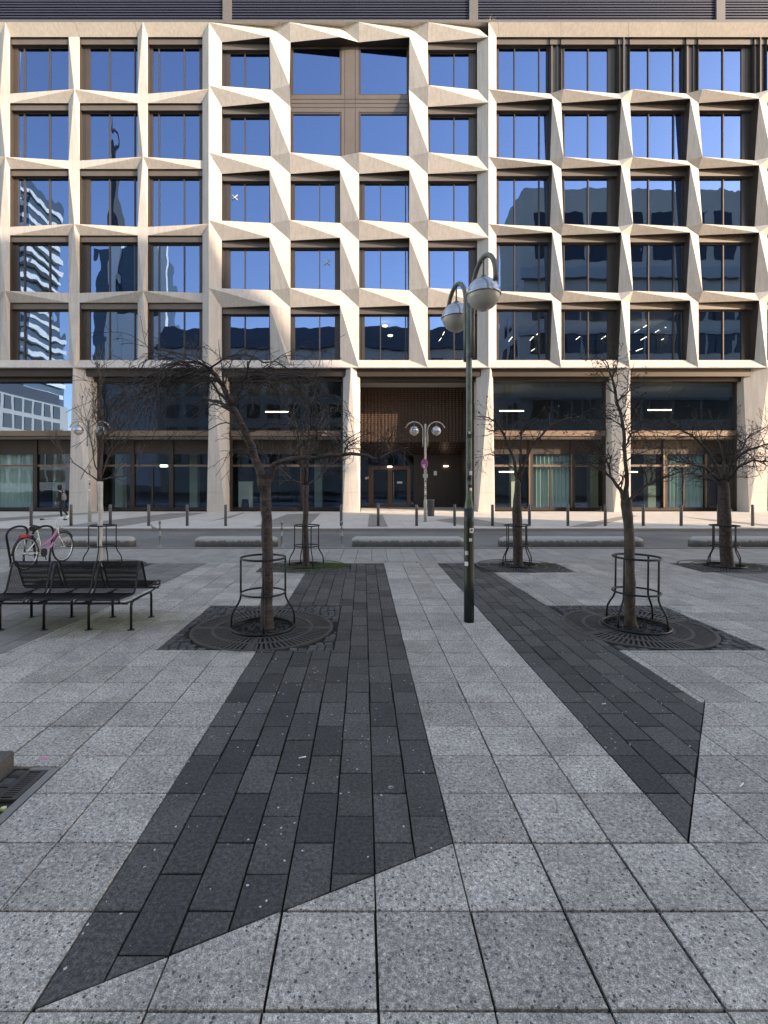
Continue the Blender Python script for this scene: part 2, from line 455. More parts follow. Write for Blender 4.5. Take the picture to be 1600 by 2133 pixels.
b = MB()
for i in range(4): b.cbox(-.14+1.7*i, 1.55+1.7*i, 27.69, 33.2, .079, .12, .006)
struct(b.build('entrance_floor', M['far_slab']))
FZ = .10                                                     # far pavement level

# cobbles round the trees, with iron grates
def cobbles(cells, cx, cy, rr, name, extra=[]):
    mb = MB()
    for (xa, xb, ya, yb) in cells:
        y = ya
        while y < yb-.03:
            x = xa + random.uniform(-.03, 0)
            while x < xb:
                w = random.uniform(.085,.12)
                p = rect(max(x, xa)+.006, min(x+w, xb)-.006, y+.006, min(y+.1, yb)-.006)
                mx, my = (p[0][0]+p[2][0])/2, (p[0][1]+p[2][1])/2
                if p[2][0]-p[0][0] > .02 and p[2][1]-p[0][1] > .02 and math.hypot(mx-cx, my-cy) > rr:
                    if not any(inter(p, e) for e in extra):
                        q = [(a+random.uniform(-.006,.006), c+random.uniform(-.006,.006)) for a, c in p]
                        mb.slab(q, -.018, random.uniform(-.012,.001), .010)
                x += w
            y += .1
    return struct(mb.build(name, M['cobble']))
cobbles([(-2.24,-.32,5.39,7.33)], -1.247, 6.22, .90, 'cobble_paving', [])
cobbles([(2.60,4.38,5.39,7.33)], 3.42, 6.27, .90, 'cobble_paving', [strip2])
for cx in (-5.6,-1.22,3.33,7.75): cobbles([(cx-.95,cx+.95,9.98,11.1)], cx, 10.72, .84, 'cobble_paving', [strip2] if cx == 3.33 else [])
def grate_mesh(rout=.86, rin=.40):
    g = MB()
    def annulus(ra, rb, z0, z1, n=64):
        g.lathe((0,0,0), [(ra,z0),(rb,z0),(rb,z1),(ra,z1),(ra,z0)], n, 0, False)
    # drop lathe end caps by using explicit rings
    return g
def annulus(g, ra, rb, z0, z1, n=72):
    b0 = len(g.v)
    for (r, z) in ((ra,z0),(rb,z0),(rb,z1),(ra,z1)):
        for k in range(n): a = 2*math.pi*k/n; g.v.append((r*math.cos(a), r*math.sin(a), z))
    for i in range(4):
        j = (i+1) % 4
        for k in range(n):
            g.f.append((b0+i*n+k, b0+i*n+(k+1)%n, b0+j*n+(k+1)%n, b0+j*n+k)); g.m.append(0); g.sm.append(False)
def make_grate(label, group):
    root = empty('tree_grate', (0,0,0), label, 'tree grate', group)
    g = MB()
    annulus(g, .385,.43,-.016,.004); annulus(g, .585,.625,-.016,.004); annulus(g, .83,.87,-.016,.005)
    for (ra, rb, n, w) in ((.425,.59,60,.5),(.62,.835,84,.5)):
        for i in range(n):
            a0 = 2*math.pi*i/n; a1 = a0+2*math.pi/n*w
            if i % (n//4) == 0: a0 -= .03; a1 += .03
            c = [(ra*math.cos(a0),ra*math.sin(a0)),(rb*math.cos(a0),rb*math.sin(a0)),(rb*math.cos(a1),rb*math.sin(a1)),(ra*math.cos(a1),ra*math.sin(a1))]
            g.slab(c, -.015, .002, .001)
    g.build('grate', M['iron'], root)
    s = MB(); N = 36
    for i in range(N):
        a = 2*math.pi*i/N
    s.lathe((0,0,0), [(.84,-.0195),(.84,-.0185)], 48); s.build('pit', M['black'], root)
    s = MB()
    for _ in range(170):
        a = random.uniform(0, 6.28); r = .37*math.sqrt(random.random()); q = random.uniform(.008,.024)
        x, y = r*math.cos(a), r*math.sin(a)
        s.slab([(x+q*random.uniform(.6,1.2)*math.cos(t), y+q*random.uniform(.6,1.2)*math.sin(t)) for t in (0.2,1.4,2.6,3.9,5.2)], -.019, random.uniform(-.01,.006), .004)
    tag(s.build('bark_mulch', M['earth'], root), kind='stuff')
    return root

# tree guards
def make_guard(label, group):
    root = empty('tree_guard', (0,0,0), label, 'tree guard', group)
    for (z, r, t) in ((.873,.272,.0135),(.44,.272,.0125),(.022,.385,.017)):
        m = MB(); m.ring((0,0,z), r, t, 40, 8); m.build('ring', M['steel_dark'], root)
    for k in range(4):
        a = R(12+90*k); prof = [(.272,.885),(.272,.6),(.272,.44),(.275,.38),(.30,.32),(.345,.25),(.375,.19),(.385,.12),(.385,.01)]
        m = MB(); m.tube([(r*math.cos(a), r*math.sin(a), z) for r, z in prof], .0125, 8); m.build('leg', M['steel_dark'], root)
    return root
T = {'t1': (-1.247,6.22), 't2': (3.42,6.27), 't3': (3.33,10.80), 't4': (7.75,10.72), 't5': (-1.22,10.72), 't6': (-5.60,10.72)}
tn = {'t1': 'the big spreading tree beside the bench', 't2': 'the slim right foreground tree', 't3': 'the V-forked tree right of the lamp',
      't4': 'the thick dark tree at the right edge', 't5': 'the small upright tree', 't6': 'the white-painted tree near the bicycle'}
guard0 = make_guard('dark steel hoop guard round ' + tn['t1'], 'steel guards round the tree trunks')
guard0.location = (*T['t1'], 0)
grate0 = make_grate('round iron grate in cobbles under ' + tn['t1'], 'round iron grates under the trees')
grate0.location = (*T['t1'], 0)
for k, rz in (('t2', .35), ('t3', .2), ('t4', -.1), ('t5', .25), ('t6', .0)):
    dup(guard0, (*T[k], 0), 'dark steel hoop guard round ' + tn[k], rz)
    dup(grate0, (*T[k], 0), 'round iron grate in cobbles under ' + tn[k], rz)

# ================================================================== TREES
def wig(p, q, n, amp):
    out = []
    for i in range(1, n):
        t = i/n; d = (q-p).length
        out.append(p.lerp(q, t)+Vector((random.uniform(-1,1),random.uniform(-1,1),random.uniform(-1,1)))*amp*d)
    return out
def limb(pts, jag=.05):
    o = [pts[0][0]]; r = [pts[0][1]]
    for i in range(len(pts)-1):
        (p, a), (q, c) = pts[i], pts[i+1]; k = 3
        for j, w in enumerate(wig(p, q, k, jag)): o.append(w); r.append(a+(c-a)*(j+1)/k)
        o.append(q); r.append(c)
    return o, r
class Tree:
    def __init__(s, style): s.tr = MB(); s.br = MB(); s.bud = MB(); s.st = style
    def grow(s, p, d, L, r, lv):
        st = s.st; n = 7 if lv == 0 else 5; pts = [p.copy()]; rr = [r]; d = d.normalized(); seg = L/n
        curl = Vector((random.uniform(-1,1), random.uniform(-1,1), random.uniform(-1,1)))*st['curl']
        for i in range(n):
            t = (i+1)/n
            d = d + curl*.35 + Vector((random.uniform(-1,1),random.uniform(-1,1),random.uniform(-1,1)))*st['jit'] + Vector((0,0,1))*(st['up'] - st['droop']*t)
            d.normalize(); pts.append(pts[-1]+d*seg); rr.append(max(r*(1-.78*t), st['rmin']))
        s.br.tube(pts, rr, 5 if lv == 0 else 4, caps=False)
        if lv < st['lev']:
            nb = st['nb'][lv]
            for k in range(nb):
                i = random.randint(1, n-1); dd = (pts[i+1]-pts[i]).normalized()
                ax = dd.orthogonal().normalized(); ax = Matrix.Rotation(random.uniform(0, 6.28), 3, dd) @ ax
                nd = dd*math.cos(st['ang']) + ax*math.sin(st['ang'])
                s.grow(pts[i], nd, L*random.uniform(.4,.75), rr[i]*.62, lv+1)
        if st['buds'] and random.random() < st['buds']:
            for q in (pts[-1], pts[-3]):
                z = random.uniform(.010,.020)*st.get('bs', 1); a = Vector((random.uniform(-1,1),random.uniform(-1,1),random.uniform(-1,1)))*z
                c = a.cross(Vector((.3,.5,1))).normalized()*z*.6
                s.bud.poly([q+a*1.3, q+c, q-a, q-c])
    def arc(s, p, d, L, r, droop=.11, n=14, tw=5, tl=.32):
        pts = [p.copy()]; rr = [r]; d = d.normalized(); w = Vector((0,0,0)); seg = L/n
        for i in range(n):
            t = (i+1)/n
            w = w*.6 + Vector((random.uniform(-1,1),random.uniform(-1,1),random.uniform(-1,1)))*.17
            d = (d + w + Vector((0,0,-droop*(.3+1.5*t)))).normalized()
            if random.random() < .12: d = (d + Vector((random.uniform(-1,1),random.uniform(-1,1),random.uniform(-.5,1)))*.45).normalized()
            pts.append(pts[-1]+d*seg); rr.append(max(r*(1-.75*t), s.st['rmin']))
        s.br.tube(pts, rr, 5, caps=False)
        for _ in range(tw):
            i = random.randint(2, n-1); dd = (pts[i+1]-pts[i]).normalized(); ax = Matrix.Rotation(random.uniform(0,6.28),3,dd) @ dd.orthogonal().normalized()
            s.grow(pts[i], dd*.8+ax*.6, tl*random.uniform(.4,1.2), rr[i]*.7, 1)
    def sprout(s, pts, rr, n, L, lo=.2, side=None, f=.55):
        N = len(pts)
        for _ in range(n):
            t = lo + (1-lo)*random.random(); i = min(int(t*(N-1)), N-2)
            dd = (pts[i+1]-pts[i]).normalized(); ax = Matrix.Rotation(random.uniform(0,6.28),3,dd) @ dd.orthogonal().normalized()
            a = s.st['ang']*random.uniform(.7,1.3); nd = dd*math.cos(a)+ax*math.sin(a)
            s.grow(pts[i].lerp(pts[i+1], random.random()), nd, L*random.uniform(.5,1.1), min(rr[i]*f, s.st['rmax']), 0)
def P3(lst):      # (px,py,Y,r)
    return [(PT(a, c, Y), r) for (a, c, Y, r) in lst]
def tree(name, key, style, trunk, limbs, tw, label, cat, barkm, twigm, sink=.02, trunk_jag=.02, thr=.02):
    base = T[key]; root = empty(name, (base[0], base[1], 0), label, cat, 'bare trees in iron guards on the plaza')
    t = Tree(style)
    tp, tr = limb(P3(trunk), trunk_jag)
    t.tr.tube(tp, [a*(1+random.uniform(-.05,.07)) for a in tr], 14)
    for (pts, nsp, L) in limbs:
        lp, lr = limb(P3(pts), style.get('jag', .05))
        big = lr[0] > thr; lr = [a*style.get('fat', 1) for a in lr]
        (t.tr if big else t.br).tube(lp, lr, 9 if big else 6)
        t.sprout(lp, lr, int(nsp*style.get('dens', 1)), L*style.get('ln', 1))
    for (pp, Y, az0, az1, up, L0, L1, cnt) in style.get('arcs', []):
        for _ in range(cnt):
            a = R(random.uniform(az0, az1)); q0 = PT(pp[0]+random.uniform(-14,14), pp[1]+random.uniform(-8,8), Y+random.uniform(-.15,.15))
            t.arc(q0, Vector((math.cos(a), math.sin(a)*.8, random.uniform(*up))), random.uniform(L0, L1), random.uniform(.0045,.0085), droop=random.uniform(.09,.19))
    t.tr.build('trunk', barkm, root); t.br.build('crown', twigm, root)
    if t.bud.v: tag(t.bud.build('buds', M['bud'], root), kind='stuff')
    return root
A = 6.22
st1 = dict(curl=.52, jit=.13, up=.04, droop=.34, rmin=.0028, rmax=.011, lev=2, nb=(2,1), ang=R(42), buds=0, jag=.07, dens=.42, fat=1.05, ln=1.0, arcs=[((436,768),6.0,100,260,(0,.32),.8,1.7,14),((400,770),5.9,130,230,(-.1,.2),.7,1.4,9),((340,795),5.9,140,230,(-.3,.2),.5,1.0,8),((455,790),6.1,60,300,(0,.4),.7,1.4,8),((512,780),5.9,-70,80,(0,.35),.8,1.6,14),((580,785),5.8,-50,50,(0,.4),.5,1.0,7),((490,850),6.1,-90,270,(.1,.6),.5,1.1,8),((660,900),5.9,-60,200,(.2,.9),.3,.8,7),((720,930),5.8,-60,200,(.2,.9),.25,.6,6),((790,930),5.6,-40,120,(.2,.9),.2,.5,4),((530,940),6.2,100,260,(.1,.6),.4,.8,4)])
tree('spreading_tree', 't1', st1,
  [(557,1312,A,.092),(556,1295,A,.078),(556,1240,A,.074),(558,1160,A,.071),(556,1080,A,.066),(553,1030,A,.068),(552,1008,A,.072)],
  [([(550,1020,A,.06),(540,975,A,.050),(525,930,A,.047),(508,892,A-.05,.043),(492,862,A-.1,.040),(484,846,A-.1,.042)], 10, .5),
   ([(484,848,A-.1,.036),(468,812,A-.1,.030),(450,782,A-.15,.028),(436,766,A-.2,.022)], 12, .7),
   ([(482,850,A-.1,.020),(455,818,A,.016),(436,792,A+.1,.014),(425,776,A+.2,.012)], 8, .7),
   ([(486,848,A-.1,.022),(499,815,A-.2,.016),(511,786,A-.35,.014),(516,752,A-.5,.010)], 8, .6),
   ([(484,848,A,.028),(460,838,A+.3,.022),(436,833,A+.5,.018),(425,828,A+.6,.010)], 5, .5),
   ([(555,1015,A,.044),(566,985,A,.034),(571,968,A-.05,.032),(590,960,A-.1,.028),(640,953,A-.25,.026),(690,948,A-.4,.022),(750,947,A-.5,.018),(790,955,A-.6,.012),(806,946,A-.6,.008),(850,932,A-.6,.004)], 14, .5),
   ([(658,951,A-.3,.014),(661,920,A-.3,.011),(660,892,A-.4,.009),(640,876,A-.5,.006)], 9, .5),
   ([(718,947,A-.45,.012),(724,925,A-.4,.009),(745,912,A-.3,.006),(790,892,A-.3,.004)], 8, .45),
   ([(788,954,A-.6,.011),(803,928,A-.7,.008),(817,905,A-.8,.006),(820,884,A-.8,.004)], 5, .35),
   ([(436,766,A-.2,.016),(405,752,A-.3,.013),(360,757,A-.5,.010),(310,782,A-.7,.008),(260,812,A-.8,.005),(222,835,A-.9,.003)], 16, .75),
   ([(438,770,A-.2,.014),(400,778,A-.1,.012),(340,800,A,.010),(280,825,A+.1,.007),(232,858,A+.2,.004)], 16, .75),
   ([(430,765,A-.2,.012),(385,738,A+.2,.009),(320,742,A+.5,.006),(285,775,A+.7,.003)], 12, .6),
   ([(450,790,A,.012),(400,810,A+.5,.010),(345,850,A+.7,.007),(320,905,A+.8,.003)], 12, .7),
   ([(440,765,A-.2,.012),(470,745,A-.5,.010),(530,743,A-.7,.008),(600,768,A-.8,.006),(660,800,A-.9,.004)], 14, .65),
   ([(512,786,A-.35,.013),(560,787,A-.4,.010),(610,780,A-.5,.008),(660,795,A-.6,.006),(690,830,A-.7,.003)], 14, .6),
   ([(500,808,A-.2,.010),(550,800,A+.3,.008),(620,815,A+.6,.005),(680,860,A+.8,.003)], 12, .6),
   ([(520,905,A,.012),(470,880,A+.4,.008),(420,900,A+.6,.005),(385,920,A+.7,.003)], 7, .45),
   ([(515,900,A-.1,.011),(560,880,A-.3,.008),(620,890,A-.5,.004),(650,920,A-.5,.002)], 7, .45)],
  None, 'big bare spreading tree with a drooping tangled crown, beside the black bench', 'tree', M['bark_dark'], M['twig'])
A = 6.27
st2 = dict(curl=.22, jit=.22, up=.06, droop=.04, rmin=.0028, rmax=.008, lev=2, nb=(3,1), ang=R(55), buds=.45, bs=.9, jag=.05)
tree('slim_tree', 't2', st2,
  [(1318,1312,A,.078),(1313,1295,A,.066),(1312,1240,A,.062),(1311,1160,A,.058),(1309,1090,A,.058),(1305,1052,A,.064),(1304,1040,A,.058)],
  [([(1304,1045,A,.038),(1306,1010,A,.026),(1305,980,A,.024),(1300,925,A,.022),(1299,895,A,.020),(1293,860,A,.018),(1283,825,A,.016),(1276,790,A,.013),(1268,765,A,.008),(1256,738,A,.004)], 26, .36),
   ([(1308,1045,A,.026),(1325,1027,A,.020),(1345,1012,A-.1,.015),(1368,1000,A-.2,.012),(1400,990,A-.3,.008),(1440,977,A-.3,.004)], 10, .35),
   ([(1301,1043,A,.032),(1293,1020,A,.024),(1278,1000,A,.018),(1262,985,A,.014),(1235,972,A-.1,.009),(1195,960,A-.1,.004)], 18, .36),
   ([(1302,930,A,.014),(1318,900,A,.011),(1345,893,A+.1,.008),(1385,905,A+.3,.004)], 12, .35),
   ([(1275,998,A,.014),(1268,970,A+.1,.011),(1258,945,A+.2,.008),(1245,920,A+.2,.004)], 12, .32),
   ([(1298,890,A,.010),(1272,872,A,.007),(1240,868,A,.003)], 6, .3),
   ([(1286,835,A,.010),(1310,815,A-.1,.007),(1345,800,A-.1,.003)], 6, .3),
   ([(1306,960,A,.010),(1330,945,A,.007),(1365,930,A,.003)], 9, .3)],
  None, 'slim bare tree with a crooked leader and small buds, right foreground', 'tree', M['bark_grey'], M['twig'])
A = 10.8
st3 = dict(curl=.2, jit=.22, up=.05, droop=.03, rmin=.0030, rmax=.010, lev=2, nb=(2,1), ang=R(52), dens=1.0, buds=.3, bs=1.6, jag=.05)
tree('forked_tree', 't3', st3,
  [(1082,1186,A,.12),(1079,1172,A,.10),(1078,1120,A,.098),(1077,1070,A,.105),(1077,1045,A,.085),(1078,1020,A,.065),(1079,1000,A,.055)],
  [([(1079,1012,A,.048),(1073,970,A,.034),(1064,940,A,.030),(1050,905,A,.026),(1038,885,A,.020),(1018,870,A,.013),(995,868,A,.006)], 20, .6),
   ([(1081,1005,A,.034),(1083,960,A,.026),(1084,920,A,.022),(1088,895,A,.016),(1100,880,A,.008)], 10, .5),
   ([(1082,1005,A,.044),(1092,965,A,.032),(1108,930,A,.027),(1130,905,A,.024),(1150,885,A,.020),(1180,872,A,.015),(1215,870,A,.010),(1245,888,A,.005)], 20, .55),
   ([(1075,980,A,.018),(1050,960,A-.3,.012),(1020,945,A-.5,.008),(985,955,A-.6,.004)], 10, .5),
   ([(1125,912,A,.014),(1128,930,A+.2,.010),(1160,950,A+.4,.006),(1205,945,A+.5,.003)], 10, .5)],
  None, 'V-forked bare tree with rough brown bark, just right of the green lamp post', 'tree', M['bark_brown'], M['twig'])
A = 10.72
st4 = dict(st3); st4.update(nb=(3,1), buds=.1)
tree('dark_tree', 't4', st4,
  [(1516,1186,A,.15),(1515,1170,A,.125),(1511,1100,A,.115),(1508,1050,A,.110),(1507,1020,A,.105),(1506,1000,A,.10)],
  [([(1502,1005,A,.055),(1488,965,A,.036),(1470,935,A,.030),(1445,910,A,.024),(1415,892,A,.016),(1385,872,A,.008)], 26, .6),
   ([(1500,1003,A,.040),(1470,975,A-.3,.026),(1430,963,A-.5,.018),(1390,955,A-.6,.008)], 22, .55),
   ([(1511,1005,A,.050),(1522,970,A,.034),(1545,945,A,.026),(1575,932,A,.018),(1625,920,A,.008)], 26, .6),
   ([(1511,1008,A,.045),(1535,975,A-.3,.030),(1570,958,A-.5,.020),(1620,965,A-.6,.010)], 20, .55),
   ([(1507,1000,A,.040),(1508,960,A+.2,.024),(1500,925,A+.4,.014),(1490,890,A+.5,.006)], 22, .55),
   ([(1508,1000,A,.034),(1530,945,A+.5,.022),(1565,905,A+.8,.012),(1600,885,A+1,.005)], 22, .55),
   ([(1503,1010,A,.03),(1480,998,A-.2,.016),(1440,985,A-.4,.010),(1395,1002,A-.5,.004)], 12, .5)],
  None, 'thick dark-barked tree with a dense flat crown, at the right edge', 'tree', M['bark_brown'], M['twig'])
st5 = dict(curl=.18, jit=.16, up=.09, droop=.02, rmin=.0040, rmax=.010, lev=2, nb=(3,1), ang=R(42), buds=.1, bs=1.6, jag=.04)
tree('upright_tree', 't5', st5,
  [(638,1186,A,.085),(638,1172,A,.070),(636,1110,A,.062),(637,1050,A,.060),(637,1010,A,.066)],
  [([(634,1012,A,.036),(628,980,A,.026),(624,950,A,.024),(622,915,A,.020),(615,880,A,.014),(598,850,A,.006)], 14, .6),
   ([(638,1010,A,.034),(640,970,A,.026),(641,930,A,.022),(643,885,A,.018),(640,840,A,.012),(636,800,A,.005)], 16, .6),
   ([(640,1010,A,.020),(662,995,A,.013),(680,975,A,.010),(700,960,A,.004)], 14, .5),
   ([(632,1008,A,.020),(610,1000,A,.012),(585,975,A,.009),(560,970,A,.004)], 8, .5),
   ([(641,960,A,.014),(655,925,A,.010),(670,890,A,.006),(680,870,A,.003)], 8, .5)],
  None, 'small upright bare tree with two thin leaders, behind the spreading tree', 'tree', M['bark_brown'], M['twig_grey'])
st6 = dict(st5); st6.update(up=.11, ang=R(38), nb=(2,1), jit=.12)
r6 = tree('young_tree', 't6', st6,
  [(208,1186,A,.060),(208,1172,A,.052),(209,1110,A,.050),(209,1050,A,.050),(209,1003,A,.052)],
  [([(209,1005,A,.040),(212,950,A,.026),(213,900,A,.020),(213,850,A,.015),(209,800,A,.010),(212,760,A,.006)], 22, .55),
   ([(206,1003,A,.020),(190,990,A,.014),(165,972,A,.012),(135,945,A,.009),(105,915,A,.004)], 6, .5),
   ([(211,1000,A,.018),(230,995,A,.012),(260,992,A,.009),(295,975,A,.004)], 6, .5),
   ([(207,995,A,.020),(196,960,A,.014),(190,920,A,.012),(180,870,A,.008),(165,820,A,.003)], 10, .5),
   ([(213,990,A,.020),(222,960,A,.014),(240,930,A,.011),(268,895,A,.005)], 10, .5),
   ([(213,920,A,.014),(232,890,A,.010),(250,850,A,.004)], 9, .45),
   ([(212,900,A,.014),(196,860,A,.010),(188,800,A,.004)], 9, .45)],
  None, 'young bare tree with a white-painted trunk, between bicycle and spreading tree', 'tree', M['bark_white'], M['twig_grey'], thr=1)

# ================================================================== BUILDING
YF = 27.67; YB = 28.0; D = YB-YF; YW = 28.28               # front ridge plane, stone back plane, window frame plane
bx = lambda px: PX(px, YB)
fx = lambda px: PX(px, YF)
BL_ROOT = empty('office_building', (0, YB, 0), 'pale stone office block with faceted window grid and bronze shopfronts across the road', 'building')
# openings by column in pixels at the back plane
cols = [(-120,0),(21,143),(166,287),(308,422),(462,564),(605,709),(748,852),(891,994),(1034,1146),(1169,1288),(1312,1430),(1455,1572),(1598,1716),(1742,1860),(1886,2003)]
sills = [23.77,20.04,16.29,12.53,8.61]; heads = [26.43,22.81,19.05,15.31,11.56]      # middle section
sillsL = [23.55,19.80,16.08,12.37,8.61]; headsL = [26.73,23.02,19.33,15.60,11.83]    # side sections
ZT = 27.26; ZQ = 8.12
def SH(c): return (sillsL, headsL) if (c <= 3 or c >= 8) else (sills, heads)
S = MB()
def tri(*p): S.poly(p)
def V(x, y, z): return (x, y, z)
gaps = {-1: (bx(-142), bx(-120), 'L')}                       # between column k and k+1
for k in range(len(cols)-1):
    xl, xr = cols[k][1], cols[k+1][0]
    kind = 'L' if k < 3 else 'R1' if k == 3 else 'M' if k < 7 else 'R2' if k == 7 else 'M2'
    gaps[k] = (bx(xl), bx(xr), kind)
KS = sorted(gaps)
RX = {3: fx(435), 7: fx(1018)}
NR = 5                                                       # levels: -1 top, 0..3 bands, 4 bottom
def levz(l, side='M'):
    sl, hd = (sills, heads) if side == 'M' else (sillsL, headsL)
    if l == -1: return ZT, hd[0]
    if l == 4: return sl[4], ZQ
    return sl[l], hd[l+1]
def ntype(k, l):
    kind = gaps[k][2]
    if kind == 'L': return 'P' if (k + l) % 2 == (1 if True else 0) else 'F'
    return kind
# parity: level0: gap1 (x=150)=P ; top (-1): gap0 P, gap2 P ; so P when (k+l)%2==1
def node(k, l):
    xl, xr, kind = gaps[k]; t = ntype(k, l); d = {}
    sL = 'M' if kind in ('M', 'R2') else 'L'; sR = 'M' if kind in ('M', 'R1') else 'L'
    zt, zb = levz(l, sL); zt2, zb2 = levz(l, sR)
    d['t'] = t
    d['TLb'] = V(xl,YB,zt); d['TRb'] = V(xr,YB,zt2); d['BLb'] = V(xl,YB,zb); d['BRb'] = V(xr,YB,zb2)
    xc = (xl+xr)/2*YF/YB
    if t in ('M', 'M2'):
        d['TR'] = V(xr,YF,zt); d['BL'] = V(xl,YF,zb); d['TL'] = d['TLb']; d['BR'] = d['BRb']
    elif t == 'P':
        d['P'] = V(xc, YF, zt); d['TL'] = d['TLb']; d['TR'] = d['TRb']; d['BL'] = d['BLb']; d['BR'] = d['BRb']
    elif t == 'F':
        for c in ('TL','TR','BL','BR'): d[c] = d[c+'b']
    elif t == 'R1':
        P = (k + l) % 2 == 1
        d['L'] = 'P' if P else 'F'; rx = RX[3]
        d['TR'] = V(rx,YF,zt2); d['R'] = d['TR']; d['TL'] = d['TLb']; d['BL'] = d['BLb']; d['BR'] = d['BRb']; d['P'] = V(rx,YF,zt)
    elif t == 'R2':
        rx = RX[7]; d['TL'] = d['TLb']; d['BL'] = V(rx,YF,zb); d['TR'] = V(rx,YF,zt2); d['BR'] = d['BRb']
    return d
ND = {(k, l): node(k, l) for k in KS for l in range(-1, 5)}
def merged(k, l):      # node of gap k at level l removed (big picture windows)
    return (k == 5 and l == 0)
def nopier(k, row):    # pier in gap k beside window row
    return (k == 5 and row in (0, 1)) or (k >= 8 and row == 0)
def noband(c, l):      # band at level l under column c
    return (c in (5, 6) and l == 0)
for (k, l), n in ND.items():
    if l == 4 or merged(k, l): continue
    t = n['t']
    if l == -1 and t in ('P', 'F', 'M2'): continue            # fascia handles it
    if t in ('M', 'M2'):
        if t == 'M2' and k % 2 == 1:
            tri(n['TL'], n['BL'], n['TR']); tri(n['BL'], n['BR'], n['TR'])
        else:
            tri(n['TL'], n['BR'], n['TR']); tri(n['TL'], n['BL'], n['BR'])
    elif t == 'F': tri(n['TL'], n['BL'], n['BR'], n['TR'])
# bands
for c in range(0, len(cols)-1):
    for l in range(-1, 4):
        a, b_ = ND[(c-1, l)], ND[(c, l)]; zt, zb = levz(l)
        if noband(c, l): continue
        leftsec = c <= 3; rightsec = c >= 8
        if l == -1 and (leftsec or rightsec): continue
        if leftsec:
            p_left = a['t'] == 'P'; p_right = (b_['t'] == 'P') or (b_['t'] == 'R1' and b_['L'] == 'P')
            if p_left:
                P = a['P']; tri(P, a['TRb'], b_['TLb']); tri(P, b_['BLb'], b_['TLb']); tri(P, a['BRb'], b_['BLb'])
            elif p_right:
                P = b_['P']; tri(P, a['TRb'], b_['TLb']); tri(P, a['TRb'], a['BRb']); tri(P, a['BRb'], b_['BLb'])
        else:
            A_, B_ = a['TR'], b_['TL']; bl = b_['BL']; br = a['BR']
            tri(A_, B_, (A_[0], YB, A_[2]) if a['t'] not in ('R1','R2') else a['TRb'])   # sill
            tri(A_, bl, B_); tri(A_, br, bl)
            if b_['t'] == 'R2': tri(br, bl, b_['BLb'])
# sloped fascia at the top, left and right sections
def fascia(xa, xb):
    S.poly([(xa*YF/YB,YF,ZT),(xa,YB,headsL[0]),(xb,YB,headsL[0]),(xb*YF/YB,YF,ZT)])
XR1 = RX[3]; XR2 = RX[7]
S.poly([(bx(-450),YF,ZT),(bx(-450),YB,headsL[0]),(gaps[3][0],YB,headsL[0]),(XR1,YF,ZT)])
S.poly([(XR2,YF,ZT),(gaps[7][1],YB,headsL[0]),(bx(2040),YB,headsL[0]),(bx(2040),YF,ZT)])
# piers
for k in KS:
    for row in range(5):
        if nopier(k, row): continue
        a, b_ = ND[(k, row-1)], ND[(k, row)]; t = gaps[k][2]
        xl, xr, _ = gaps[k]
        if t == 'L':
            if a['t'] == 'P':
                P = a['P']; tl, tr_ = b_['TL'], b_['TR']
                tri(P, tl, tr_); tri(P, a['BLb'], tl); tri(P, tr_, a['BRb'])
            elif row == 4:
                Q = (( xl+xr)/2*YF/YB, YF, ZQ)
                tri(a['BLb'], Q, a['BRb']); tri(a['BLb'], b_['TLb'], Q); tri(a['BRb'], Q, b_['TRb'])
            else:
                P = b_['P']; tri(a['BLb'], P, a['BRb']); tri(a['BLb'], b_['TLb'], P); tri(a['BRb'], P, b_['TRb'])
        elif t in ('M', 'M2'):
            if row == 4:
                Q = (xr*YF/YB, YF, ZQ)
                tri(a['BL'], Q, b_['TRb'], a['BR']); tri(a['BL'], b_['TLb'], Q)
            else:
                tri(a['BL'], b_['TR'], b_['TRb'], a['BR']) if False else (tri(a['BL'], b_['TR'], a['BR']), tri(a['BR'], b_['TR'], b_['TRb']))
                tri(a['BL'], b_['TL'], b_['TR'])
        elif t == 'R1':
            rt = (XR1, YF, levz(row-1)[0]); rb = (XR1, YF, levz(row)[0] if row < 4 else ZQ)
            if row == 4: tri(rt, b_['TRb'], a['BRb']); tri(rt, rb, b_['TRb'])
            else: tri(rt, rb, b_['TRb'], a['BRb'])
            lt = (XR1, YF, levz(row-1, 'L')[0]); lb2 = (XR1, YF, levz(row, 'L')[0] if row < 4 else ZQ)
            up = [lt, a['BLb']] if (a['L'] == 'P' or row == 0) else [lt, a['TLb'], a['BLb']]
            S.poly(up+[b_['TLb'], lb2])
        elif t == 'R2':
            zt = levz(row-1, 'L')[0]; zb = levz(row-1)[1]; rt = (XR2,YF,zt)
            rb = (XR2,YF,levz(row, 'L')[0] if row < 4 else ZQ)
            tri(rt, rb, b_['TRb'], a['BRb'])
            lb = (XR2,YF,levz(row)[1] if row < 4 else ZQ)
            S.poly([(XR2,YF,zb), a['BLb'], b_['TLb'], lb])
            if row == 0: tri((XR2,YF,ZT), (XR2,YF,zb), a['TLb']) if False else None
# bottom band
def q_of(k):
    xl, xr, t = gaps[k]
    if t == 'L': return ((xl+xr)/2*YF/YB, YF, ZQ)
    if t == 'R1': return (XR1, YF, ZQ)
    if t == 'R2': return (XR2, YF, ZQ)
    return (xr*YF/YB, YF, ZQ)
for c in range(0, len(cols)-1):
    a, b_ = ND[(c-1, 4)], ND[(c, 4)]; qa, qb = q_of(c-1), q_of(c)
    if gaps[c-1][2] == 'L' and ntype(c-1, 4) == 'F': S.poly([qa, a['TLb'], a['TRb']])
    S.poly([qa, qb, b_['TLb'], a['TRb']])
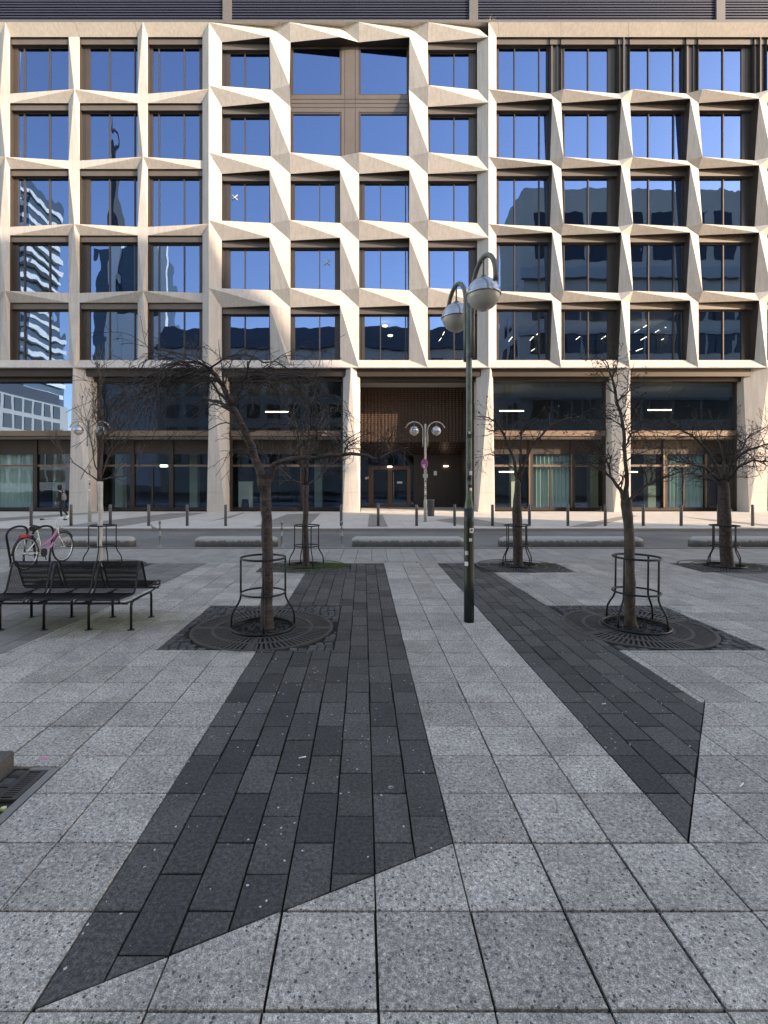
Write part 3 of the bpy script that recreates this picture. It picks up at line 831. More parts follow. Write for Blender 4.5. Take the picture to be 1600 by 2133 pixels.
# ends, underside
xe0, xe1 = q_of(-1)[0], q_of(13)[0]
S.poly([(xe0,YF,ZQ),(xe0,YB+1.6,ZQ),(xe1,YB+1.6,ZQ),(xe1,YF,ZQ)])
S.poly([(bx(-450),YB,ZQ),(bx(-450),YB,ZT),(gaps[-1][0],YB,ZT),(gaps[-1][0],YB,ZQ)])
S.poly([(gaps[13][1],YB,ZQ),(gaps[13][1],YB,ZT),(bx(2040),YB,ZT),(bx(2040),YB,ZQ)])
S.poly([(bx(2040),YF,0),(bx(2040),YF,ZT),(bx(2040),YB+8,ZT),(bx(2040),YB+8,0)])
S.poly([(bx(-450),YF,0),(bx(-450),YF,ZT),(bx(-450),YB+8,ZT),(bx(-450),YB+8,0)])
# top ledge
S.poly([(bx(-450),YF,ZT),(bx(-450),YB+1.2,ZT),(bx(2040),YB+1.2,ZT),(bx(2040),YF,ZT)])
for px in (156, 280, 1037, 1168, 1310, 1452):           # joints in the sloping cornice
    xt = fx(px); xb2 = xt+(.16 if px > 700 else .08); S.poly([(xt,YF-.004,ZT),(xb2,YB-.004,headsL[0]),(xb2+.014,YB-.004,headsL[0]),(xt+.014,YF-.004,ZT)], 1)
fac = S.build('facade_grid', [M['stone'], M['kerb']], BL_ROOT)
# roof cap and louvre screen
m = MB(); m.box(bx(-450), bx(2040), YF+.12, YB+1.3, ZT+.004, ZT+.24); m.build('roof_cap', M['cap'], BL_ROOT)
YL = 29.9
m = MB(); m.box(bx(-450), bx(2080), YL+.16, YL+1.0, ZT+.1, 31.2)
z = ZT+.25
while z < 31.0:
    m.box(bx(-450), bx(2080), YL+random.uniform(0,.008), YL+.14, z, z+.085)
    z += .16
m.build('louvre_screen', M['louvre'], BL_ROOT)
for a in (465, 977, 1490, -45):
    m = MB(); m.box(PX(a,YL), PX(a+18,YL), YL-.12, YL+.15, ZT+.2, 31.1); m.build('screen_post', M['cap'], BL_ROOT)

# windows
wspec = {0:(6,0,[-60,-30]),1:(10,6,[44,97]),2:(16,0,[223,276]),3:(6,10,[327,380]),4:(15,0,[508,560]),5:(8,12,[613,665]),6:(12,0,[793,846]),7:(6,15,[948]),
         8:(8,3,[1075,1127]),9:(7,17,[1179,1230]),10:(6,3,[1357,1410]),11:(8,19,[1463,1514]),12:(6,8,[1640,1690]),13:(8,3,[1783,1838]),14:(6,8,[1930,1980])}
def wx(px): return PX(px, YB)
def window(c, row, x0, x1, z0, z1, loop, jl, jr, muls, box=.33, name='window'):
    fr = MB()
    # lining from the stone edge back to the frame plane
    if loop:
        N = len(loop)
        for i in range(N):
            p, q = loop[i], loop[(i+1)%N]
            if abs(p[1]-YW) < 1e-6 and abs(q[1]-YW) < 1e-6: continue
            fr.poly([p, q, (q[0]*1, YW+.12, q[2]), (p[0], YW+.12, p[2])])
    t = .07; yf, yb = YW, YW+.12
    if box: fr.box(x0+.005, x1-.005, YB+.10, YW+.1, z1-box, z1-.002, 1)
    zt = z1-box if box else z1
    fr.box(x0, x0+jl, yf, yb, z0, zt); fr.box(x1-jr, x1, yf, yb, z0, zt)
    fr.box(x0+jl, x1-jr, yf+.003, yb, z0, z0+t); fr.box(x0+jl, x1-jr, yf+.003, yb, zt-t, zt)
    for mx in muls:
        if x0+jl+.05 < mx < x1-jr-.03: fr.box(mx-.028, mx+.028, yf-.02, yb, z0+t, zt-t)
    if jl > .3: fr.box(x0+jl*.45, x0+jl*.55, yf-.02, yf, z0, zt)
    if jr > .3: fr.box(x1-jr*.55, x1-jr*.45, yf-.02, yf, z0, zt)
    w = fr.build(name, [M['bronze'], M['bronze_light']], BL_ROOT)
    # panes
    g = MB(); edges = [x0+jl] + [mx for mx in muls if x0+jl+.05 < mx < x1-jr-.03] + [x1-jr]
    for i in range(len(edges)-1):
        dy = random.uniform(-.003,.003); dz = random.uniform(-.003,.003)
        g.poly([(edges[i],yf+.06,z0+t*.5),(edges[i+1],yf+.06+dy,z0+t*.5),(edges[i+1],yf+.06+dy+dz,zt-t*.5),(edges[i],yf+.06+dz,zt-t*.5)])
    g.build('pane', M['glass'], w)
    return w
for c in range(0, 14):
    for row in range(5):
        if c in (5, 6) and row in (0, 1): continue
        x0_, x1_ = wx(cols[c][0]), wx(cols[c][1]); z0_, z1_ = SH(c)[0][row], SH(c)[1][row]
        A_, B_ = ND.get((c-1,row-1)), ND.get((c,row-1)); C_, D_ = ND[(c-1,row)], ND[(c,row)]
        tl = A_['BR']; trt = B_['BL'] if gaps[c][2] in ('M','M2') else B_['BLb']
        if row == 0 and c >= 8: trt = B_['BLb']; tl = A_['BRb']
        bl = C_['TRb']; br = D_['TLb']
        if gaps[c-1][2] in ('M','M2') and row < 4: bl = C_['TRb']
        loop = [bl, br, trt, tl]
        jl, jr, mu = wspec[c]
        s_ = YB/F
        w = window(c, row, x0_, x1_, z0_, z1_, loop, jl*s_, jr*s_, [wx(q) for q in mu], box=.33)
        # some rooms carry pale blinds
        if (c, row) in ((3,4),): pass
# strip of windows on the top right: bronze posts instead of stone piers
for k in range(8, 14):
    xl, xr, _ = gaps[k]; m = MB()
    za, zc = sillsL[0], headsL[0]
    m.box(xl, xr, YW-.05, YW+.12, za, zc)
    m.box(xl+.12, xl+.2, YW-.13, YW-.05, za, zc); m.box(xr-.2, xr-.12, YW-.13, YW-.05, za, zc)
    if k % 2 == 1: m.box((xl+xr)/2-.03, (xl+xr)/2+.03, YW-.28, YW-.05, za, zc)
    m.box(xl, xr, YB+.10, YW-.05, zc-.33, zc-.002)
    m.build('window_post', M['bronze_light'], BL_ROOT)
# four-pane picture window
x0_, x1_ = wx(605), wx(852); xm0, xm1 = wx(711), wx(747); zm0, zm1 = PZ(226,YB), PZ(190,YB)
n = ND; loop = [n[(4,1)]['TRb'], n[(6,1)]['TLb'], n[(6,0)]['BL'], n[(6,0)]['TL'], n[(6,-1)]['BL'], n[(5,-1)]['BR'], n[(5,-1)]['BL'], n[(4,-1)]['BR'], n[(4,0)]['TR'], n[(4,0)]['BR']]
fr = MB()
for i in range(len(loop)):
    p, q = loop[i], loop[(i+1)%len(loop)]; fr.poly([p, q, (q[0], YW+.12, q[2]), (p[0], YW+.12, p[2])])
YC = YW-.02
zl, zh = sills[1], heads[0]
fr.box(xm0, xm1, YC, YW+.12, zl, zh, 1); fr.box(x0_, xm0, YC+.003, YW+.12, zm0, zm1, 1); fr.box(xm1, x1_, YC+.003, YW+.12, zm0, zm1, 1)
for zz in (zm0+.25, (zm0+zm1)/2, zm1-.25): fr.box(x0_, x1_, YC-.012, YC, zz-.008, zz+.008)
fr.box((xm0+xm1)/2-.3, (xm0+xm1)/2-.285, YC-.012, YC, zl, zh); fr.box((xm0+xm1)/2+.3, (xm0+xm1)/2+.315, YC-.012, YC, zl, zh)
for (a, c_) in ((x0_, xm0), (xm1, x1_)):
    for (e, f) in ((zl, zm0), (zm1, zh)):
        fr.box(a, a+.12, YW, YW+.12, e, f); fr.box(c_-.10, c_, YW, YW+.12, e, f); fr.box(a+.12, c_-.10, YW+.002, YW+.12, e, e+.06); fr.box(a+.12, c_-.1, YW+.002, YW+.12, f-.12, f)
big = fr.build('picture_window', [M['bronze'], M['bronze_light']], BL_ROOT)
for (a, c_) in ((x0_, xm0), (xm1, x1_)):
    for (e, f) in ((zl, zm0), (zm1, zh)):
        g = MB(); g.poly([(a+.1,YW+.06,e+.03),(c_-.08,YW+.06,e+.03),(c_-.08,YW+.062,f-.1),(a+.1,YW+.06,f-.1)]); g.build('pane', M['glass'], big)

# interior: dark rooms, slabs, ceiling lights
m = MB(); xa, xb = bx(-450), bx(2040)
m.box(xa, xb, 34.2, 34.4, 0, 27)
for z in [26.9]+[heads[r]+.2 for r in range(1,5)]+[7.8]: m.box(xa, xb, YW+.15, 34.2, z-.25, z+.05, 1)
for k in KS:
    if k % 2 == 0: m.box(gaps[k][0]+.1, gaps[k][1]-.1, YW+.6, 34.2, 8.1, 27)
m.box(xa, xa+.2, YW+.15, 34.2, 0, 27); m.box(xb-.2, xb, YW+.15, 34.2, 0, 27)
m.build('interior_walls', [M['room'], M['room_light']], BL_ROOT)
def tube_light(px0, px1, py, Y, dx=0, dz=None):
    m = MB(); a = PT(px0, py, Y); b2 = PT(px1, dz if dz else py, Y+dx)
    m.tube([a, b2], .018 if py < 760 else .03, 6); m.build('ceiling_light', M['lamp_on'], BL_ROOT)
for a in ((1060,1067,711,30.0,1.2,702),(1104,1112,709,30.0,1.2,700),(1118,1125,697,30,1.2,690),(1133,1144,686,30,1.2,675),(1107,1114,731,30,1,726),
          (1200,1208,707,30,1.2,701),(1253,1262,706,30,1.2,700),(1340,1355,682,30,1.2,673),(1322,1332,692,30,1.2,686),(1365,1377,692,30,1.2,685),(1386,1403,682,30,1.2,673),
          (1335,1350,708,30,1.2,700),(1378,1393,708,30,1.2,700),(1325,1338,731,30,1.2,726),(922,926,698,30,.8,691),(915,919,710,30,.8,704)): tube_light(*a)
for (a, b2, c_, Y) in ((553,601,858,31),(1040,1091,856,31),(1350,1398,854,31),(1040,1073,983,31.5),(1300,1328,983,31.5)): tube_light(a, b2, c_, Y)
for (px, py) in ((802,680),(813,700)):
    m = MB(); p = PT(px, py, 30.3); m.lathe(p, [(.14,0),(.16,.02),(.16,.05)], 16); m.build('ceiling_light', M['lamp_on'], BL_ROOT)

# ground floor columns
colspec = [(-430,-390,-420),(-145,-100,-140),(2128,2166,2170),(143,184,152),(431,469,440),(714,750,731),(996,1031,1021),(1279,1314,1313),(1561,1598,1603),(1845,1885,1890)]
ZTOP = ZQ
for (a, b2, ap) in colspec:
    m = MB(); xa, xb, xp = fx(a), fx(b2), fx(ap); yb = 28.72; 
    zj = 1.18
    bl, br, tp = (xa,YF,0), (xb,YF,0), (xp,YF,ZTOP)
    jl = [xa+(xp-xa)*zj/ZTOP, YF, zj]; jr = [xb+(xp-xb)*zj/ZTOP, YF, zj]
    lb, rb = (xa,yb,0), (xb,yb,0); lt, rt = (xa,yb,ZTOP), (xb,yb,ZTOP)
    g = .006
    m.poly([bl, br, (jr[0],YF,zj-g), (jl[0],YF,zj-g)]); m.poly([(jl[0],YF,zj+g), (jr[0],YF,zj+g), tp])
    m.poly([(jl[0],YF,zj-g),(jr[0],YF,zj-g),(jr[0],YF+.02,zj),(jl[0],YF+.02,zj)]); m.poly([(jl[0],YF+.02,zj),(jr[0],YF+.02,zj),(jr[0],YF,zj+g),(jl[0],YF,zj+g)])
    xl2 = min(xa, xp); tlm = (xa+(.0), YF+.45, ZTOP); trm = (xb, YF+.45, ZTOP)
    m.poly([bl, tp, tlm]); m.poly([bl, tlm, lt, lb]); m.poly([br, trm, tp]); m.poly([br, rb, rt, trm]); m.poly([tp, trm, rt, lt, tlm])
    m.build('column', M['stone'], BL_ROOT)
# shopfront bays
YG = 28.62; YS = 29.3
bays = [(-100,143,75,[75]),(184,431,0,[277,358]),(469,714,0,[630]),(750,996,0,[]),(1031,1279,0,[1105,1192]),(1314,1561,0,[1384,1471]),(1598,1845,0,[1690]),(1885,2128,0,[1980]),(-390,-145,0,[-260])]
Z1 = PZ(797,YG); ZF1 = PZ(897,28.35); ZF0 = PZ(908,28.35); ZD = PZ(946,YS); ZTR = PZ(970,YS)
for i, (a, b2, _, mu) in enumerate(bays):
    xa, xb = fx(a), fx(b2); mx = .02
    m = MB()
    m.box(xa-.30, xb+.30, 27.95, 28.5, PZ(784,27.95), ZQ-.003, 0)
    m.box(xa-.1, xb+.1, 28.28, YG+.1, Z1, PZ(784,27.95))
    if i != 3:
        m.box(xa-.05, xa+.14, YG-.03, YG+.12, .1, Z1-.002); m.box(xb-.14, xb+.05, YG-.03, YG+.12, .1, Z1-.002)
        f = m.build('shopfront', [M['bronze_dark'], M['bronze_light']], BL_ROOT)
        g = MB(); g.poly([(xa+.1,YG,ZF1-.1),(xb-.1,YG,ZF1-.1),(xb-.1,YG,Z1),(xa+.1,YG,Z1)]); g.build('upper_pane', M['shop_glass'] if i else M['bay_glass'], f)
        g = MB(); g.box(xa+.14, xb-.14, 28.35, YS+.1, ZF0, ZF1); g.box(xa+.14, xb-.14, 28.42, 28.48, ZF0-.12, ZF0-.09); g.build('canopy', M['fascia'], f)
        g = MB(); g.box(xa, xb, YS-.03, YS+.05, ZD, ZF0-.003); g.build('dark_panel', M['bronze_dark'], f)
        g = MB(); t = .05
        g.box(xa, xb, YS-.02, YS+.1, .1, .28)
        g.box(xa, xb, YS-.06, YS+.02, ZTR-.06, ZTR+.06, 1)
        for q in mu: g.box(PX(q,YS)-.12, PX(q,YS)+.12, YS-.10, YS+.1, .28, ZF0-.01); 
        if i in (4, 5):
            cxx = PX({4:1146,5:1424}[i], YS); g.box(cxx-.05, cxx+.05, YS-.05, YS+.05, .28, ZTR)
            for q in mu: g.box(PX(q,YS)-.14, PX(q,YS)-.06, YS-.16, YS-.08, .28, ZD, 1)
        if i in (1,):
            cxx = PX(318, YS); g.box(cxx-.05, cxx+.05, YS-.05, YS+.05, .28, ZTR)
        g.build('glazing_bars', [M['bronze_dark'], M['fascia']], f)
        g = MB(); ed = [xa]+[PX(q,YS) for q in mu]+[xb]
        for j in range(len(ed)-1): g.poly([(ed[j],YS+.03,.28),(ed[j+1],YS+.03,.28),(ed[j+1],YS+.032,ZD),(ed[j],YS+.03,ZD)])
        g.build('lower_pane', M['shop_glass'], f)
    else:
        m.build('entrance_lintel', [M['bronze_dark'], M['bronze_light']], BL_ROOT)
        g = MB(); YM = 30.5; YD = 32.7; zb = PZ(920,YM); zd = PZ(948,YD)
        g.box(xa, xb, YM, YM+.1, zb, PZ(797,YM)+.2)
        g.poly([(xa,YM,zb),(xa,YD,zd),(xb,YD,zd),(xb,YM,zb)])
        g.build('bronze_mesh_panel', M['mesh'], BL_ROOT)
        g = MB(); g.box(xa-.06, xa+.0, 28.7, YD, .1, ZQ-.2); g.box(xb, xb+.06, 28.7, YD, .1, ZQ-.2)
        xm = PX(862, YD); g.box(xm, xb, YD, YD+.1, .12, zd)
        for q in (880, 905, 930): g.box(PX(q,YD)-.012, PX(q,YD)+.012, YD-.02, YD, .12, PZ(985,YD))
        g.box(PX(868,YD), PX(975,YD), YD-.02, YD, PZ(985,YD), PZ(985,YD)+.03)
        g.build('entrance_wall', M['bronze_dark'], BL_ROOT)
        d = MB(); Z0 = .12
        def X(q): return PX(q, YD)
        d.box(X(768), X(776), YD-.06, YD+.1, Z0, PZ(972,YD)); d.box(X(776), X(853), YD-.06, YD+.1, PZ(978,YD), PZ(971,YD))
        d.box(X(808), X(817), YD-.061, YD+.1, Z0, PZ(978,YD)); d.box(X(848), X(855), YD-.06, YD+.1, Z0, PZ(978,YD)); d.box(X(776), X(778), YD-.03, YD+.1, Z0, PZ(978,YD))
        d.box(X(776), X(848), YD-.03, YD+.1, Z0, Z0+.15)
        dr = d.build('entrance_door', M['door_wood'], BL_ROOT)
        d = MB(); d.poly([(xa,YD+.04,Z0),(xm,YD+.04,Z0),(xm,YD+.042,zd),(xa,YD+.04,zd)]); d.build('pane', M['shop_glass'], dr)
        d = MB(); d.tube([(X(820),YD-.16,.5),(X(820),YD-.16,2.4)], .02, 8); d.build('handle', M['silver'], dr)
        d = MB(); d.box(X(827), X(838), YD-.075, YD-.066, PZ(1007,YD), PZ(1003,YD)); d.build('notice', M['white'], dr)
        for (q, p, w) in ((763,996,.16),(769,995,.2)):
            d = MB(); c = PT(q, p, YD-.02); d.tube([c, c+Vector((0,.01,0))], w*.55, 14); d.build('round_sticker', M['white'], dr)
        d = MB(); c = PT(907, 985, YD-.03); d.box(c.x-.1, c.x+.1, c.y, c.y+.02, c.z-.16, c.z+.12); d.build('notice', M['white'], dr)
        for (q, p) in ((812,972),(929,971)):
            d = MB(); c = PT(q, p, YD-.12); d.box(c.x-.14, c.x+.14, c.y, c.y+.03, c.z-.03, c.z+.03); d.build('door_light', M['lamp_on'], BL_ROOT)
# interior floor and back of shops
m = MB(); m.box(-30, 30, YS+.2, 34.2, .05, .11); m.box(-30, fx(750)-.1, YG+.2, 34.2, 4.25, 4.45, 1); m.box(fx(996)+.1, 30, YG+.2, 34.2, 4.25, 4.45, 1)
m.build('shop_floor', [M['room'], M['room_light']], BL_ROOT)
m = MB()
for q in (240, 395, 655, 1065, 1230, 1350, 1530, 20, 110): m.box(PX(q,32), PX(q,32)+.5, 32, 32.5, .12, 4.2)
m.build('interior_columns', M['room_pale'], BL_ROOT)
m = MB(); m.box(PX(497,30.8), PX(524,30.8), 30.8, 31.3, .12, PZ(1003,30.8)); tag(m.build('display_pillar', M['white'], None, (PX(510,31),31,.12)), 'pale display pillar standing inside the shop window left of the entrance', 'pillar')
m = MB(); c = (PX(511,30.3), 30.3, .12); m.lathe(c, [(.24,0),(.22,.3),(.19,.55),(.19,.6)], 12); tag(m.build('stool', M['black'], None, c), 'small dark stool in front of the pale display pillar in the shop window', 'stool')
m = MB(); c = PT(341, 970.5, YS-.14); m.box(c.x-.2, c.x+.2, c.y, c.y+.04, c.z-.06, c.z+.06); m.build('exit_light', M['sign_on'], BL_ROOT)
# curtains
def curtain_at(pa, pb, label, Y=29.52):
    m = MB(); xa, xb = PX(pa, Y), PX(pb, Y); n = 120; z0, z1 = .14, ZD-.02
    vs = []; 
    for i in range(n+1):
        t = i/n; x = xa+(xb-xa)*t; y = Y+.07*math.sin(t*(xb-xa)*26)+.02*math.sin(t*61)
        vs += [(x,y,z0),(x,y,z1),(x,y+.01,z1),(x,y+.01,z0)]
    fs = []
    for i in range(n):
        a = i*4; c = a+4
        fs += [(a,c,c+1,a+1),(a+1,c+1,c+2,a+2),(a+2,c+2,c+3,a+3)]
    m.add(vs, fs, 0, True)
    tag(m.build('curtain', M['curtain'], None, ((xa+xb)/2, Y, z0)), label, 'curtain', 'perforated curtains behind the shop glass')
curtain_at(0, 72, 'pale perforated curtain behind shop glass, at the left edge behind the walker')
curtain_at(1110, 1187, 'pale perforated curtain behind glass, between V-forked tree and slim tree')
curtain_at(1388, 1462, 'pale perforated curtain behind glass, left of the thick dark tree')
# crosses taped on two panes
for (px, py) in ((489,411), (681,547)):
    m = MB(); c = PT(px, py, YW+.03)
    for s in (1, -1):
        d = Vector((.16, 0, .14*s)); m.tube([c-d, c+d], .022, 4)
    m.build('tape_cross', M['white'], BL_ROOT)

# tufts on the roof edge
for (px, lab) in ((443,'dry grass tuft on the roof edge above the first tall pier'), (1018,'tall dry grass tuft on the roof edge near the right-hand screen post'), (994,'short dry grass tuft beside the right-hand screen post')):
    m = MB(); c = Vector((PX(px,28.6), 28.6, ZT+.2))
    for _ in range(60):
        a = random.uniform(0,6.28); l = random.uniform(.35,.8)*(1.2 if px == 1018 else .7); d = Vector((math.cos(a)*.22, math.sin(a)*.22, 1)).normalized()*l
        p = c+Vector((random.uniform(-.15,.15),random.uniform(-.1,.1),0)); m.tube([p, p+d*.6, p+d+Vector((math.cos(a)*.08,0,-.03))], [.006,.005,.002], 3)
    tag(m.build('grass_tuft', M['drygrass'], None, c), lab, 'plant', 'dry grasses on the roof edge')

# ================================================================== STREET FURNITURE
# bollards
def make_bollard():
    m = MB(); m.lathe((0,0,0), [(.055,0),(.055,.80),(.050,.82),(.0,.825)], 14)
    return m.build('bollard', M['bollard'], None, (0,0,0))
bol = make_bollard(); first = True
bpx = [(65,'near the left edge, left of the walker'),(148,'just right of the walking person'),(230,'just right of the white-painted tree'),(310,'left of the first slim iron post'),(390,'in front of the second shop bay'),
       (470,'at the right side of the second pale column'),(550,'half hidden behind the spreading tree trunk'),(711,'by the small upright tree'),(788,'right of the lit entrance column'),
       (868,'left of the entrance lamp'),(947,'just left of the big green lamp post'),(1026,'between the big green lamp post and the V-forked tree'),(1103,'just right of the V-forked tree'),
       (1183,'midway between the V-forked and the slim tree'),(1261,'just left of the slim foreground tree'),(1340,'just right of the slim foreground tree'),(1419,'in front of the far right curtain'),
       (1497,'half hidden behind the thick dark tree'),(1568,'rightmost, beyond the thick dark tree')]
for px, lab in bpx:
    Yb = 19.2; loc = (PX(px, Yb), Yb, FZ)
    o = bol if first else bol.copy()
    if not first: COL.objects.link(o)
    first = False; o.location = loc; o.rotation_euler = (0,0,random.random())
    tag(o, 'grey bollard on the far pavement, '+lab, 'bollard', 'grey bollards along the far kerb')
# slim cast posts
def make_post():
    m = MB(); m.lathe((0,0,0), [(.09,0),(.09,.02),(.045,.04),(.03,.10),(.028,.30),(.04,.31),(.04,.33),(.024,.34),(.024,.52),(.036,.53),(.036,.55),(.022,.56),(.022,.66),(.034,.665),(.040,.69),(.034,.72),(.015,.74),(0.001,.745)], 12)
    return m.build('iron_post', M['galv'], None, (0,0,0))
post = make_post(); first = True
for px, lab in ((333,'left of the concrete block behind the spreading tree'),(587,'just right of the spreading tree trunk'),(712,'just right of the small upright tree')):
    o = post if first else post.copy()
    if not first: COL.objects.link(o)
    first = False; o.location = (PX(px,13.72), 13.72, -.004)
    tag(o, 'slim ringed iron post, '+lab, 'post', 'slim iron posts at the near kerb')
# concrete barriers
for a, b2, lab in ((125,272,'behind the bicycle and the white-painted tree'),(405,575,'behind the spreading tree'),(733,967,'left of the big green lamp post'),(1045,1343,'behind the V-forked and slim trees'),(1450,1660,'at the right edge')):
    Yc = 13.85; xa, xb = PX(a,13.66), PX(b2,13.66); w = .19; hh = .29; n = 14; m = MB()
    L = xb-xa; secs = []
    for i in range(29):
        t = i/28; x = xa+L*t; e = min(t*L, (1-t)*L); k = math.sqrt(max(0, 1-(1-min(e/.14,1))**2)); k = .35+.65*k
        if i in (0, 28): k = .30
        secs.append((x, k))
    vs = []; prof = [(-1,0),(-1,.55),(-.93,.78),(-.72,.93),(-.4,1),(.4,1),(.72,.93),(.93,.78),(1,.55),(1,0)]
    for (x, k) in secs:
        for (u, v) in prof:
            vs.append((x+random.uniform(-.004,.004), Yc+u*w*(.8+.2*k), v*hh*(.72+.28*k)*(1+random.uniform(-.012,.012))-.004))
    K = len(prof); fs = [(i*K+j, (i+1)*K+j, (i+1)*K+j+1, i*K+j+1) for i in range(28) for j in range(K-1)]
    fs += [tuple(range(K)), tuple(28*K+j for j in reversed(range(K)))]
    m.add(vs, fs, 0, True)
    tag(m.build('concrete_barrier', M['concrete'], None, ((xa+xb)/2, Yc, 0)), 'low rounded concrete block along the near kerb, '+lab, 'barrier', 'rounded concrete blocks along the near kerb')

# lamps
def lamp(loc, h, ang, label, near, sticks=[]):
    root = empty('street_lamp', loc, label, 'street lamp', 'twin globe street lamps')
    x, y, z = loc; col = M['lamp_green'] if near else M['lamp_grey']
    m = MB()
    if near:
        m.lathe(loc, [(.060,.0),(.060,1.47),(.057,1.50),(.040,1.60),(.038,3.2),(.036,h)], 20); m.build('pole', M['lamp_green'], root)
        m = MB(); m.lathe(loc, [(.0665,-.01),(.0665,.54),(.065,.545),(.064,1.30),(.0625,1.47)], 20); m.build('sleeve', M['lamp_black'], root)
    else:
        m.lathe(loc, [(.07,0),(.07,.85),(.055,.95),(.045,1.0),(.045,h-.02),(.03,h+.02),(.0,h+.03)], 14); m.build('pole', col, root)
    d = Vector((math.cos(ang), math.sin(ang), 0)); c0 = Vector(loc)
    for s in (1, -1):
        e = d*s; pts = []; off = .11 if near else .10; Rr = .33 if near else .37
        zb = h-.74 if near else h-.95; zt = h+.05 if near else h-.25
        for z2 in (zb, (zb+zt)/2, zt): pts.append(c0+e*off+Vector((0,0,z2)))
        cc = c0+e*(off+Rr)+Vector((0,0,zt)); sweep = 190 if near else 165
        for k in range(1, 17):
            a = math.pi - R(sweep)*k/16; pts.append(cc+e*Rr*math.cos(a)+Vector((0,0,Rr*math.sin(a)*(1.05 if near else .95))))
        m = MB(); m.tube(pts, .030 if near else .026, 10); arm = m.build('arm', M['lamp_arm'] if near else col, root)
        m = MB(); top = cc+Vector((0,0,Rr)); gz = cc.z - (.10 if near else .02); rg = .20
        m.tube([top, Vector((top.x, top.y, gz+rg-.01))], .012, 8); m.lathe((top.x,top.y,gz+rg-.02), [(.035,0),(.05,.02),(.02,.05)], 12); m.build('hanger', M['lamp_arm'], root)
        m = MB(); gc = (top.x, top.y, gz)
        m.lathe(gc, [(rg+.008,-.012),(rg+.010,0.0)]+[(rg*math.cos(R(t)), rg*math.sin(R(t))) for t in range(5, 90, 8)]+[(.01, rg)], 24); m.build('lamp_cap', M['lamp_cap'], root)
        m = MB(); m.lathe(gc, [(.03,-rg*1.02),(.05,-rg*.98)]+[(rg*.985*math.cos(R(t)), rg*.985*math.sin(R(t))) for t in range(-74, 0, 8)]+[(rg*.98,-.006)], 24); m.build('lamp_bowl', M['lamp_bowl'], root)
        for z2 in (zb+.08, (zb+zt)/2+.05):
            m = MB(); m.tube([c0+Vector((0,0,z2)), c0+e*off+Vector((0,0,z2))], .014, 6); m.build('bracket', M['lamp_arm'], root)
    for (z2, sz, mt, a2) in sticks:
        r0 = (.0415 if z2 > 1.6 else (.059 if z2 > 1.5 else .0685))
        if not near: r0 = .0475 if z2 > 1 else .0725
        m = MB(); n = 6; a0 = -math.pi/2+a2; w = sz/r0
        vs = []
        for k in range(n+1):
            a = a0 - w/2 + w*k/n
            for zz in (z2-sz*.5, z2+sz*.5): vs.append((x+r0*math.cos(a), y+r0*math.sin(a), z+zz))
        m.add(vs, [(2*k, 2*k+2, 2*k+3, 2*k+1) for k in range(n)], 0, True); m.build('sticker', M[mt], root)
    return root
lx, ly = 1.371, 6.48
lamp((lx, ly, 0), 4.14, R(101), 'big green lamp post with black base and two globes, standing on the plaza', True,
     [(2.42,.075,'black',0.1),(2.45,.03,'white',0.0),(2.02,.07,'bollard',-.2),(1.93,.05,'white',.5),(1.86,.06,'lamp_black',-.1),(1.75,.06,'black',.3),(1.72,.035,'silver',.4),(1.19,.062,'white',.35),(1.195,.03,'red',.35),(1.07,.04,'white',.1),(.90,.05,'silver',-.7),(.76,.055,'white',-.75),(1.55,.05,'grass',-.1)])
# the small rectangular plate on the near globe
lamp((PX(886,21.1), 21.1, FZ), 4.12, 0.02, 'grey twin-globe lamp post with a no-parking sign in front of the entrance', False,
     [(1.9,.07,'white',0),(1.72,.06,'black',.2),(1.55,.06,'white',-.2),(1.40,.05,'bag',.1),(1.25,.06,'white',.2),(1.1,.07,'black',-.1),(1.0,.06,'lamp_green',0)])
lamp((PX(187,20.9), 20.9, FZ), 4.12, 0.02, 'grey twin-globe lamp post behind the white-painted tree', False, [(1.35,.07,'white',.3),(1.6,.06,'black',.3),(1.8,.06,'white',.2),(2.1,.06,'black',.3)])
# sign on the entrance lamp
sx, sy = PX(887,20.95), 20.98
sr = empty('no_parking_sign', (sx, sy, FZ), 'round red and blue no-stopping sign fixed to the entrance lamp post', 'sign')
def disc(mb, c, nrm, r, th, n=28, r_in=0):
    nrm = nrm.normalized(); u = Vector((0,0,1)); w = nrm.cross(u).normalized()
    vs = []
    for k in range(n):
        a = 2*math.pi*k/n; p = c+(w*math.cos(a)+u*math.sin(a))*r; vs.append(p); vs.append(p+nrm*th)
    fs = [(2*k, 2*((k+1)%n), 2*((k+1)%n)+1, 2*k+1) for k in range(n)]
    if not r_in: fs += [tuple(2*k+1 for k in range(n))]
    else:
        for k in range(n):
            a = 2*math.pi*k/n; vs.append(c+(w*math.cos(a)+u*math.sin(a))*r_in+nrm*th)
        fs += [(2*k+1, 2*((k+1)%n)+1, 2*n+(k+1)%n, 2*n+k) for k in range(n)]
    fs += [tuple(2*k for k in reversed(range(n)))]
    mb.add(vs, fs)
nrm = Vector((-.82,-.57,0)).normalized(); c = Vector((sx, sy, PZ(966,20.98))) + nrm*.06
m = MB(); disc(m, c, nrm, .21, .006); m.build('sign_face', M['signblue'], sr)
m = MB(); disc(m, c+nrm*.004, nrm, .212, .006, r_in=.165); 
w = nrm.cross(Vector((0,0,1))).normalized()
for s in (1, -1):
    dd = (w*s+Vector((0,0,1))).normalized(); m.tube([c+nrm*.008-dd*.17, c+nrm*.008+dd*.17], .016, 4)
m.build('sign_ring', M['signred'], sr)
m = MB()
for k in range(5):
    q = c+nrm*.013+w*random.uniform(-.05,.07)+Vector((0,0,random.uniform(-.16,.08))); disc(m, q, nrm, random.uniform(.02,.045), .003, 9)
m.build('sticker', M['white'], sr)
cz = PZ(991,20.98)
